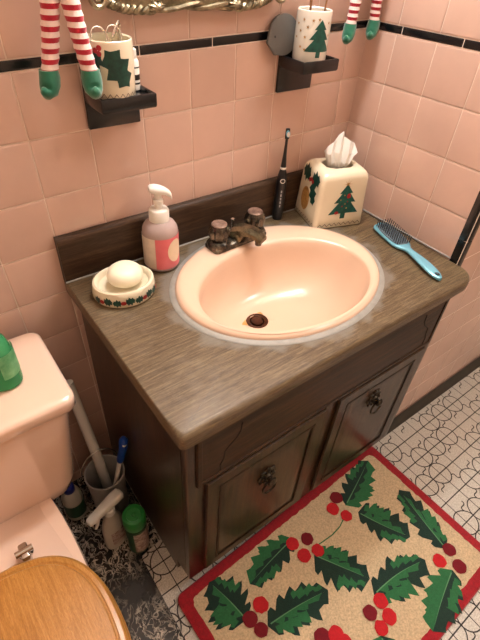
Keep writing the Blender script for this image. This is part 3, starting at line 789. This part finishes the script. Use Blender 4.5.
# grey plaque leaning behind the tree cup
P = [(-.040, -.006)]+[(.004+.040*math.cos(a), .006+.038*math.sin(a)) for a in [math.radians(150-10*k) for k in range(27)]]+[(-.018, -.030)]
m = MB(); m.prism(P, 0, .006, .0015, X=rotX(math.radians(84))); m.lathe([(.0022, .0062), (.0006, .0064)], 12, c=(-.021, .004, 0), mi=1, X=rotX(math.radians(84)))
pq = m.build('plaque', ['greyplq', 'blackpl'], angle=35); pq.location = (.2150, -.0125, 1.156)
tag(pq, 'flat rounded grey plaque with a small dark hole behind the tree cup', 'plaque')
# eyeglasses standing in the holly mug
eg = thing('eyeglasses', 'silver wire eyeglasses standing in the holly cup', 'eyeglasses', (-.186, -.044, LZ1+.0085), math.radians(8))
for cx in (-.0145, .0135):
    m = MB(); m.tube([(cx+.0135*math.cos(a), -.004+.004*math.sin(a), .083+.0125*math.sin(a)) for a in [2*PI*k/28 for k in range(28)]], .0011, 8, closed=True); m.build('lens_rim', 'wire', eg)
    m = MB(); m.tube([(cx*1.6, .0, .086), (cx*1.3, .010, .075), (cx, .012, .04), (cx*.8, .010, .0)], .0012, 8); m.build('temple', 'wire', eg)
m = MB(); m.tube([(-.003, -.004, .086), (0, -.005, .089), (.003, -.004, .086)], .001, 8); m.build('bridge', 'wire', eg)
m = MB(); m.tube([(.012, .012, 0), (.016, .014, .06), (.020, .010, .094), (.012, -.004, .1), (.002, -.012, .093), (-.004, -.014, .082)], .0028, 10, flat=.6)
o = m.build('safety_razor', 'wire'); o.location = (-.1745, -.0415, LZ1+.0085); tag(o, 'curved silver metal handle standing beside the eyeglasses in the holly cup', 'metal utensil')
# small white bottle behind the mug
sb = thing('small_bottle', 'small white bottle with black bands behind the holly cup', 'bottle', (-.1320, -.0215, LZ1), 0)
m = MB(); m.lathe([(.009, 0), (.0105, .001), (.0105, .046), (.008, .050), (.006, .052)], 24)
for z0, z1 in ((.010, .013), (.017, .026), (.036, .038)): m.lathe([(.0107, z0), (.0107, z1)], 24, mi=1, cap0=False, cap1=False)
m.build('bottle', ['white_pl', 'blackpl'], sb); m = MB(); m.lathe([(.0075, .050), (.0078, .051), (.0075, .064), (.005, .066)], 20); m.build('cap', 'white_pl', sb)

# ------------------------------------------------------------------ mirror
mir = thing('wall_mirror', 'ornate antique silver framed mirror hanging on the pink tile above the sink', 'mirror', (.0, -.004, 1.214))
def mpath(off, N=120):
    P = []; hw, h = .232-off, .60-2*off
    for k in range(N):
        a = 2*PI*k/N-PI/2+.0001; ca, sa = math.cos(a), math.sin(a); e = 2/5.2
        x = hw*math.copysign(abs(ca)**e, ca); z = .30+h/2*math.copysign(abs(sa)**e, sa)
        # scalloped bottom: a shallow drop at the centre and little dips at the ends
        if sa < -.3: z += .004*math.sin(abs(x)*34)-.006*math.exp(-((x-.085)/.02)**2)-.004*math.exp(-((x+.085)/.02)**2)
        P.append((x, z))
    return P
m = MB(); P0 = mpath(0); R = []
for off, y in ((.004, 0), (.002, -.014), (.010, -.022), (.018, -.020), (.026, -.024), (.036, -.018), (.046, -.010), (.048, -.004)):
    R.append([(x, y, z) for x, z in mpath(off)])
m.rings(R, 0, False, False); fr = m.build('frame', 'silver', mir, angle=60)
m = MB(); L = 960
def ip(P, t):
    t = (t % 1)*len(P); i = int(t); f = t-i; a, b_ = P[i % len(P)], P[(i+1) % len(P)]; return (a[0]+(b_[0]-a[0])*f, a[1]+(b_[1]-a[1])*f)
P1 = mpath(.005)
for ph in (0, PI):
    path = []
    for k in range(L):
        x, z = ip(P1, k/L); x2, z2 = ip(P1, (k+2)/L); t = Vector((x2-x, z2-z)).normalized(); nn = Vector((-t.y, t.x))
        a = 2*PI*k/L*64+ph; path.append((x+nn.x*.0038*math.cos(a), -.018+.0038*math.sin(a), z+nn.y*.0038*math.cos(a)))
    m.tube(path, .0046, 6, closed=True)
m.build('rope_border', 'silver', fr)
for sx_, sz in ((-1, 0), (1, 0), (-1, 1), (1, 1)):
    m = MB(); cx, cz = sx_*.188, .022+.556*sz; sv = 1 if sz == 0 else -1
    P = []
    for k in range(40):   # a leafy scroll hugging the corner
        a = k/39*3.6*PI; rr = .018*(1-k/52); P.append((cx+sx_*rr*math.cos(a), -.026-.004*math.sin(k/39*PI), cz+sv*rr*math.sin(a)))
    m.tube(P, [.0052*(1-k/70) for k in range(40)], 8)
    m.build('corner_scroll', 'silver', fr)
for cx in (.083, -.083):
    m = MB(); N = 48
    R = []
    for q_, y in ((1, -.014), (1.02, -.020), (.8, -.026), (.45, -.030), (.05, -.031)):
        R.append([(cx+.016*q_*(1+.16*math.cos(7*a))*math.cos(a), y, .006+.0085*q_*(1+.16*math.cos(7*a))*math.sin(a)) for a in [2*PI*k/N for k in range(N)]])
    m.rings(R); m.build('frame_boss', 'silver', fr)
m = MB(); m.prism(mpath(.044), .003, .006, X=rotX(PI/2)); m.build('mirror_glass', 'glass', mir)

# ------------------------------------------------------------------ dangling plush elf legs
def elf(x, y, label, feet, hips, r=.0145, bot=0):
    """feet: (dx,dz of ankle, toe yaw); the doll sits above, legs dangle"""
    o = thing('plush_elf', label, 'doll', (x, y, 1.10))
    for s, (ax, az, lean, toe) in enumerate(feet):
        hx = hips[s]; top = .33
        q = MB(); n = 41; 
        pts = []
        for k in range(n+1):
            t = k/n; pts.append(Vector((ax+(hx-ax)*t**.8, lean*(1-t)+.006*t, az+(top-az)*t)))
        N = 12; rings = []
        for k in range(n+1):
            rr = r*(.82+.25*(k/n)); bulge = 1+.05*(1 if k % 2 else -1)
            rings.append([(pts[k].x+rr*bulge*math.cos(2*PI*j/N), pts[k].y+rr*bulge*math.sin(2*PI*j/N), pts[k].z) for j in range(N)])
        for k in range(n): q.rings([rings[k], rings[k+1]], k % 2, k == 0, k == n-1)
        lg = q.build('leg', ['fab_red', 'fab_wht'], o, angle=70)
        q = MB(); A = pts[0]; dx, dy = math.cos(toe), math.sin(toe)
        path = [A+Vector((0, 0, .006)), A+Vector((0, 0, -.004)), A+Vector((dx*.003, dy*.003, -.014)), A+Vector((dx*.009, dy*.009, -.021)), A+Vector((dx*.016, dy*.016, -.023)), A+Vector((dx*.021, dy*.021, -.020)), A+Vector((dx*.022, dy*.022, -.014))]
        q.tube(path, [r*.95, r*1.05, r*1.05, r*.95, r*.7, r*.42, r*.15], 12); q.build('shoe', 'fab_grn', lg, angle=70)
    q = MB(); hm = sum(hips)/len(hips)
    q.lathe([(.044, .305), (.046, .315), (.040, .35), (.032, .42), (.024, .46), (.010, .475), (.001, .477)], 24, .95, .62, c=(hm, -.001, 0))
    q.build('tunic', 'fab_grn', o)
    q = MB(); q.tube([(hm, 0, .475), (hm, -y*.5, .50), (hm, -y-.0035, .505)], .0015, 6); q.build('hanging_loop', 'fab_red', o); return o
elf(-.255, -.062, 'plush elf with striped red legs dangling in front of the left ledge', [(-.036, .046, 0, math.radians(-140)), (.0225, .045, -.018, math.radians(-100))], (.016, -.008), .0152)
elf(.420, -.042, 'plush elf with striped red legs dangling in the tiled corner', [(-.030, .074, 0, math.radians(-150)), (.048, .078, 0, math.radians(-150))], (-.014, .026), .0138)

# ------------------------------------------------------------------ holly rug
rug = None
CX, CY, RA = .048, -.6945, math.radians(1.9)
c_, s_ = math.cos(RA), math.sin(RA)
def rr_poly(hx, hy, r, n=6):
    P = []
    for k, (sx_, sy_) in enumerate(((1, 1), (-1, 1), (-1, -1), (1, -1))):
        for j in range(n+1):
            a = k*PI/2+PI/2*j/n; P.append((sx_*(hx-r)+r*math.cos(a), sy_*(hy-r)+r*math.sin(a)))
    return [(CX+x*c_-y*s_, CY+x*s_+y*c_) for x, y in P]
m = MB(); HX, HY = .394, .242
def wob(P, a=.0012): return [(x+random.uniform(-a, a), y+random.uniform(-a, a)) for x, y in P]
R = [[(x, y, z) for x, y in rr_poly(HX-i, HY-i, r_)] for i, z, r_ in ((.004, .0012, .020), (0, .003, .022), (0, .008, .022), (.003, .0112, .02), (.006, .012, .018))]
m.rings(R, 0, True, True)
def dense(P, L=.012):
    out = []
    for i in range(len(P)):
        a, b_ = Vector(P[i]), Vector(P[(i+1) % len(P)]); n = max(1, int((b_-a).length/L))
        out += [tuple(a.lerp(b_, k/n)) for k in range(n)]
    return out
def flat(z): return lambda u, v: (u, v, z)
m.patch(wob(dense(rr_poly(HX-.030, HY-.030, .02), .01), .0016), flat(.0126), 1)
leaves = [((0.199, -0.55), (0.375, -0.485), (0.252, -0.490), (0.345, -0.548)),
 ((0.214, -0.587), (0.286, -0.727), (0.299, -0.594), (0.225, -0.687)),
 ((0.345, -0.809), (0.378, -0.612), (0.333, -0.702), (0.410, -0.714)),
 ((0.31, -0.854), (0.139, -0.912), (0.183, -0.852), (0.290, -0.906)),
 ((0.08, -0.767), (0.269, -0.792), (0.207, -0.749), (0.157, -0.84)),
 ((0.018, -0.6), (0.101, -0.734), (0.084, -0.615), (0.005, -0.688)),
 ((-0.002, -0.531), (-0.175, -0.555), (-0.100, -0.505), (-0.125, -0.587)),
 ((-0.232, -0.615), (-0.261, -0.488), (-0.306, -0.560), (-0.200, -0.540)),
 ((-0.197, -0.657), (-0.013, -0.687), (-0.079, -0.640), (-0.134, -0.716)),
 ((0.023, -0.84), (-0.03, -0.920), (-0.029, -0.839), (0.049, -0.895))]
rl = random.Random(11)
for li, (S, Tp, A, B) in enumerate(leaves):
    S, Tp, A, B = map(Vector, (S, Tp, A, B)); d = Tp-S; L = d.length; d.normalize(); nn = Vector((-d.y, d.x))
    sw = [abs((A-S).dot(nn)), abs((B-S).dot(nn))]; sgA = 1 if (A-S).dot(nn) > 0 else -1
    w = {sgA: max(.044, min(sw[0]*1.12, .066)), -sgA: max(.044, min(sw[1]*1.12, .066))}
    if li == 2: w = {1: .042, -1: .042}
    bend = rl.uniform(-.08, .08)*L
    axis = lambda t: S+d*L*t+nn*bend*math.sin(PI*t)*.6
    env = lambda t: math.sin(PI*min(.97, max(t, 0)*.88+.09))**.7
    def side(sg, nt, k0=1.0, lo=.02, hi=1.0, val=.72):
        out = []
        for k in range(nt):
            t = lo+(hi-lo)*(k+.45)/(nt+.2); wk = w[sg]*k0*env(t)*rl.uniform(.86, 1.12)
            out.append(axis(t-.02)+nn*sg*wk*.86); out.append(axis(min(t+.045, 1.0))+nn*sg*wk)
            tv = lo+(hi-lo)*(k+.86+rl.uniform(-.05, .05))/(nt+.2)
            if tv < .99: out.append(axis(tv)+nn*sg*wk*rl.uniform(val-.1, val+.06))
        return out
    mid = [axis(t/8) for t in range(9)]
    main = 2
    for sg in (1, -1):
        sd = side(sg, 5, 1.05, .02, 1.0, .62)
        m.patch([tuple(p) for p in mid]+[tuple(p) for p in reversed(sd)], flat(.0131+.0001*(sg > 0)), main if sg > 0 or li % 3 else 3)
    # mid-green patches: one along a flank, one towards the stem
    for sg, lo, hi, k0, k1 in ((1 if li % 2 else -1, .05, .62, .97, .38), (-1 if li % 2 else 1, .45, .98, .92, .45)):
        o_ = side(sg, 4, k0, lo, hi, .78); i_ = side(sg, 4, k1, lo, hi, .6)
        m.patch([tuple(p) for p in i_]+[tuple(p) for p in reversed(o_)], flat(.0135), 3)
    i_ = side(1 if li % 2 else -1, 4, .34, .1, .9, .45)
    m.patch([tuple(axis(.1+.8*t/6)) for t in range(7)]+[tuple(p) for p in reversed(i_)], flat(.0136), 3 if li % 3 else 2)
    P = [tuple(axis(.05+.85*t/8)+nn*.0017*(1-t/9)) for t in range(9)]
    m.patch(P+[tuple(Vector(axis(.05+.85*t/8))-nn*.0017*(1-t/9)) for t in range(8, -1, -1)], flat(.0139), 4)
berries = [(0.192, -0.516, 1), (0.158, -0.535, 0), (0.176, -0.574, 0), (-0.012, -0.542, 0), (0.032, -0.556, 1), (-0.007, -0.585, 0), (0.035, -0.597, 0), (0.35, -0.816, 1), (0.3, -0.818, 0), (0.334, -0.86, 1), (-0.182, -0.61, 0), (-0.224, -0.620, 1), (-0.216, -0.654, 1), (-0.101, -0.754, 1), (-0.069, -0.772, 0), (0.083, -0.787, 0), (0.038, -0.789, 1), (0.073, -0.825, 0), (0.036, -0.829, 0), (-0.065, -0.795, 0)]
for bi, (x, y, dk) in enumerate(berries):
    m.patch(wob(circ(x, y, rl.uniform(.0175, .0205), 18), .0013), flat(.0145+.0001*bi), 6 if dk else 5)
st = [(.035, -.585), (.062, -.588), (.10, -.590), (.135, -.586), (.165, -.575)]
m.patch([(x, y+.0017) for x, y in st]+[(x, y-.0017) for x, y in reversed(st)], flat(.0142), 3)
rg = m.build('rug', ['r_red', 'r_tan', 'r_dk', 'r_md', 'r_vn', 'r_ber', 'r_bdk'], fix=False, angle=50)
tag(rg, 'tan hooked rug with green holly leaves, red berries and red border on the floor', 'rug')

# ------------------------------------------------------------------ toilet
TX = -.672
toi = thing('toilet', 'pink porcelain toilet with an oak seat beside the vanity', 'toilet', (TX, 0, 0))
def sup(hx, hy, cx, cy, z, e=3, n=56, egg=0):
    P = []
    for k in range(n):
        a = 2*PI*k/n; ca, sa = math.cos(a), math.sin(a)
        x = hx*math.copysign(abs(ca)**(2/e), ca); y = hy*math.copysign(abs(sa)**(2/e), sa)
        if egg: x *= 1+egg*y/hy
        P.append((cx+x, cy+y, z))
    return P
def rrect(hx, hy, r, cy, z, n=7):
    return [(sx_*(hx-r)+r*math.cos(k*PI/2+PI/2*j/n), cy+sy_*(hy-r)+r*math.sin(k*PI/2+PI/2*j/n), z) for k, (sx_, sy_) in enumerate(((1, 1), (-1, 1), (-1, -1), (1, -1))) for j in range(n+1)]
m = MB()   # tank: rounded box narrowing downwards
LT = .664
m.rings([rrect(.165, .060, .04, -.150, .338), rrect(.195, .085, .045, -.150, .343), rrect(.212, .094, .045, -.150, .357), rrect(.220, .0975, .04, -.150, .39), rrect(.236, .100, .03, -.150, .55), rrect(.2445, .1025, .025, -.150, LT-.034)])
m.build('tank', 'toilet', toi, angle=60)
m = MB()
m.rings([rrect(.240, .098, .02, -.152, LT-.036), rrect(.2525, .1085, .022, -.152, LT-.034), rrect(.2565, .1125, .024, -.152, LT-.029), rrect(.2570, .113, .024, -.152, LT-.011), rrect(.2555, .1115, .023, -.152, LT-.005), rrect(.250, .106, .02, -.152, LT-.001), rrect(.235, .092, .02, -.152, LT), rrect(.1, .03, .02, -.152, LT)])
m.build('tank_lid', 'toilet', toi, angle=60)
m = MB()   # bowl: foot, waist and rim, one flowing surface; deck under the tank
def bowl(hx, y0, y1, z, e=2.6): return sup(hx, (y0-y1)/2, 0, (y0+y1)/2, z, e)
m.rings([bowl(.11, -.12, -.60, .0, 3), bowl(.112, -.118, -.602, .012, 3), bowl(.092, -.13, -.57, .06, 3), bowl(.088, -.12, -.56, .14, 2.8), bowl(.105, -.10, -.60, .22, 2.8), bowl(.150, -.07, -.69, .30, 2.6), bowl(.158, -.06, -.728, .345, 2.5), bowl(.164, -.06, -.735, .362, 2.5), bowl(.161, -.062, -.732, .372, 2.5), bowl(.12, -.10, -.67, .374, 2.5)])
R = [[(x, y, z) for x, y in [(.118-i, -.065-i), (-.118+i, -.065-i), (-.132+i, -.28), (-.150+i, -.40), (.150-i, -.40), (.132-i, -.28)]] for i, z in ((.03, .31), (.006, .345), (0, .36), (.001, .370), (.005, .3745))]
m.rings(R); m.build('bowl', 'toilet', toi, angle=55)
def seat(k, z, e=None):
    P = []
    for j in range(72):
        a = 2*PI*j/72; ca, sa = math.cos(a), math.sin(a)
        ee = 2.6 if sa > 0 else 2.15; hy = .178 if sa > 0 else .212
        P.append((.1775*k*math.copysign(abs(ca)**(2/ee), ca), -.538+hy*(k if k > .5 else k)*math.copysign(abs(sa)**(2/ee), sa), z))
    return P
m = MB(); m.rings([seat(.99, .3765), seat(1.008, .381), seat(1.012, .388), seat(1.005, .395), seat(.985, .399), seat(.6, .399), seat(.58, .392), seat(.58, .382), seat(.6, .3765)], 0, False, False, loop=True)
m.build('seat', 'oak', toi, angle=50)
m = MB(); m.rings([seat(.965, .4), seat(.985, .402), seat(.993, .409), seat(.988, .416), seat(.965, .4205), seat(.925, .4215), seat(.912, .4195), seat(.900, .4195), seat(.888, .4225), seat(.6, .4245), seat(.2, .425), seat(.02, .425)])
m.build('seat_lid', 'oak', toi, angle=35)
for sx_ in (-1, 1):
    m = MB(); m.lathe([(.014, .3745), (.0145, .3785), (.012, .381), (.008, .383)], 20, c=(sx_*.0735, -.333, 0))
    m.box((sx_*.0735, -.342, .394), (.017, .034, .024), .004, 3); m.tube([(sx_*.0735-.016, -.343, .404), (sx_*.0735+.016, -.343, .404)], .0065, 12)
    m.build('hinge', 'chrome', toi, angle=35)

# green bottle on the tank
gb = thing('green_soap_bottle', 'translucent green bottle standing on the pink toilet tank lid', 'bottle', (-.514, -.152, LT+.001), math.radians(-40))
m = MB(); m.lathe([(.0005, .001), (.032, 0), (.0375, .003), (.0385, .012), (.0375, .06), (.036, .085), (.031, .105), (.022, .118), (.014, .124), (.012, .134)], 36, 1, .8); m.build('bottle', 'greenbt', gb)
m = MB(); m.patch([(-.035, .030), (.035, .030), (.035, .085), (-.035, .085)], lambda u, v: (.039*math.cos(u/.0385), .8*.039*math.sin(u/.0385), v), 0, .006); m.build('label', 'greenlb', gb, fix=False)
m = MB(); m.lathe([(.013, .130), (.0145, .131), (.0145, .150), (.008, .153), (.005, .168), (.0035, .17)], 24); m.build('cap', 'white_pl', gb)

# ------------------------------------------------------------------ cleaning things beside the vanity
pl = thing('plastic_pail', 'narrow cloudy white plastic pail on floor between toilet and vanity', 'pail', (-.378, -.150, .003))
m = MB(); m.lathe([(.001, .004), (.042, .0), (.045, .004), (.0505, .19), (.053, .192), (.053, .200), (.050, .200), (.0485, .19), (.043, .008), (.001, .007)], 40, cap0=False, cap1=False); m.build('pail', 'pail', pl)
m = MB(); m.tube([(.052*math.cos(a), .030+.03*math.sin(a)*0, .185+.075*math.sin(a)) for a in [PI*k/20 for k in range(21)]], .0016, 8); m.build('bail_handle', 'wire', pl)
pol = thing('plunger', 'white-handled plunger standing in the pail beside the toilet', 'plunger', (-.3805, -.146, .011))
m = MB(); m.tube([(.006, .006, .03), (.002, .034, .23), (-.006, .100, .462)], [.0135, .0135, .0130], 16); m.build('handle', 'white_pl', pol)
m = MB(); m.lathe([(.024, .0), (.025, .004), (.022, .028), (.014, .04), (.012, .06)], 24, c=(.006, .006, 0)); m.build('cup', 'blackpl', pol)
tbz = thing('toilet_brush', 'blue-handled toilet brush leaning out of the pail against the vanity', 'brush', (-.372, -.165, .011))
m = MB(); m.tube([(-.020, -.006, .03), (.010, -.012, .16), (.033, -.018, .265)], [.0065, .006, .006], 12); m.build('shaft', 'white_pl', tbz)
m = MB(); m.tube([(.032, -.018, .255), (.0335, -.0185, .265), (.044, -.023, .31), (.048, -.026, .345), (.049, -.027, .357)], [.008, .010, .0105, .0115, .005], 14); gg = m.build('grip', 'bluepl', tbz)
m = MB(); m.lathe([(.0055, .0), (.0055, .0012), (.001, .0016)], 14, X=T(.0455, -.0348, .338) @ rotX(math.radians(75))); m.build('grip_hole', 'white_pl', gg)
m = MB(); m.lathe([(.004, .04), (.012, .042), (.013, .06), (.010, .07), (.004, .072)], 16, c=(-.020, -.006, -.02)); m.build('brush_head', 'white_pl', tbz)

spb = thing('spray_bottle', 'cloudy white trigger spray bottle in front of the pail', 'spray bottle', (-.410, -.242, .003), math.radians(18))
m = MB(); m.lathe([(.001, .001), (.026, 0), (.030, .004), (.031, .02), (.030, .09), (.026, .12), (.018, .145), (.012, .16), (.012, .172)], 32, 1.1, .75); m.build('bottle', 'spraybody', spb)
m = MB(); m.patch([(-.022, .030), (.022, .030), (.022, .095), (-.022, .095)], lambda u, v: (1.1*.0315*math.cos(u/.031-PI/2), .75*.0325*math.sin(u/.031-PI/2), v), 0, .006); m.build('label', 'printlb', spb, fix=False)
m = MB(); m.lathe([(.014, .165), (.0155, .166), (.0155, .184), (.012, .187)], 20)
R = []
for x, w, z, h in ((-.062, .007, .203, .007), (-.058, .0105, .204, .0105), (-.02, .013, .205, .0125), (.022, .0155, .205, .0135), (.040, .015, .203, .012), (.045, .009, .201, .008)):
    R.append([(x, w*math.copysign(abs(math.cos(a))**.6, math.cos(a)), z+h*math.copysign(abs(math.sin(a))**.6, math.sin(a))) for a in [2*PI*k/16 for k in range(16)]])
m.rings(R); sh = m.build('sprayer_head', 'white_pl', spb, angle=45)
m = MB(); m.tube([(-.032, 0, .196), (-.036, 0, .180), (-.040, 0, .165), (-.047, 0, .152)], [.006, .0055, .005, .0035], 10, flat=1); m.build('trigger', 'white_pl', sh)

cn = thing('cleaner_bottle', 'green-capped cleaner bottle on the floor against the vanity side', 'bottle', (-.3645, -.289, .003), math.radians(-60))
m = MB(); m.lathe([(.001, .001), (.024, 0), (.028, .003), (.0285, .012), (.0285, .125), (.027, .135), (.020, .142), (.018, .150)], 32); m.build('bottle', 'dkgreen', cn)
m = MB(); m.patch([(-.034, .014), (.034, .014), (.034, .118), (-.034, .118)], lambda u, v: (.029*math.cos(u/.0285), .029*math.sin(u/.0285), v), 0, .006); m.build('label', 'printlb', cn, fix=False)
m = MB(); m.lathe([(.0285, .134), (.030, .136), (.030, .172), (.0275, .178), (.020, .180), (.018, .1765), (.001, .1765)], 32); cpp = m.build('cap', 'greencap', cn)
m = MB(); m.box((.010, .0, .1785), (.026, .006, .004), .001); m.lathe([(.006, .176), (.006, .181), (.003, .1825), (.001, .1825)], 16); m.build('cap_spout', 'greencap', cpp)

bb = thing('cleaner_bottle', 'white bottle with navy cap half hidden behind the toilet tank', 'bottle', (-.470, -.104, .003))
m = MB(); m.lathe([(.001, .001), (.025, 0), (.028, .004), (.028, .075), (.0275, .10), (.021, .125), (.015, .130), (.014, .132)], 32); m.lathe([(.0283, .02), (.0283, .08)], 32, mi=1, cap0=False, cap1=False); m.build('bottle', ['spraybody', 'dkgreen'], bb)
m = MB(); m.lathe([(.0148, .128), (.0158, .130), (.0150, .150), (.0125, .153), (.001, .153)], 28); m.build('cap', 'navy', bb)

# ------------------------------------------------------------------ camera
cam = bpy.data.cameras.new('camera'); co = bpy.data.objects.new('camera', cam); COL.objects.link(co)
Rm = ((.8029429933, -.5930792703, .0594939375), (-.3582409361, -.5599479311, -.7470754621), (.4763884772, .5785458439, -.6620715409))
X_, Y_, Zf = (Vector(r_) for r_ in Rm)
co.matrix_world = Matrix(((X_.x, -Y_.x, -Zf.x, -.52404), (X_.y, -Y_.y, -Zf.y, -.84931), (X_.z, -Y_.z, -Zf.z, 1.34410), (0, 0, 0, 1)))
cam.sensor_fit = 'VERTICAL'; cam.sensor_height = 36; cam.lens = 456.673/640*36; cam.clip_start = .02
SC.camera = co

# ------------------------------------------------------------------ lights: lamp bar over the mirror, ceiling lamp
def light(name, typ, loc, e, col, size=.1, rot=(0, 0, 0), sy=None):
    l = bpy.data.lights.new(name, typ); l.energy = e; l.color = col
    if typ == 'AREA':
        l.size = size
        if sy: l.shape = 'RECTANGLE'; l.size_y = sy
    else: l.shadow_soft_size = size
    o = bpy.data.objects.new(name, l); COL.objects.link(o); o.location = loc; o.rotation_euler = rot; return o
for k in range(3): light('vanity_lamp', 'POINT', (-.03+.15*k, -.13, 2.02), 15, (1, .985, .96), .05)
light('ceiling_lamp', 'AREA', (1.0, -1.15, 2.38), 14, (1, .98, .95), .35)
w = bpy.data.worlds.new('world'); SC.world = w; w.use_nodes = True
w.node_tree.nodes['Background'].inputs['Color'].default_value = (1, .92, .85, 1); w.node_tree.nodes['Background'].inputs['Strength'].default_value = .02
SC.view_settings.view_transform = 'Standard'; SC.view_settings.look = 'None'; SC.view_settings.exposure = 0; SC.view_settings.gamma = 1
SC.view_settings.use_curve_mapping = False
SC.cycles.max_bounces = 8
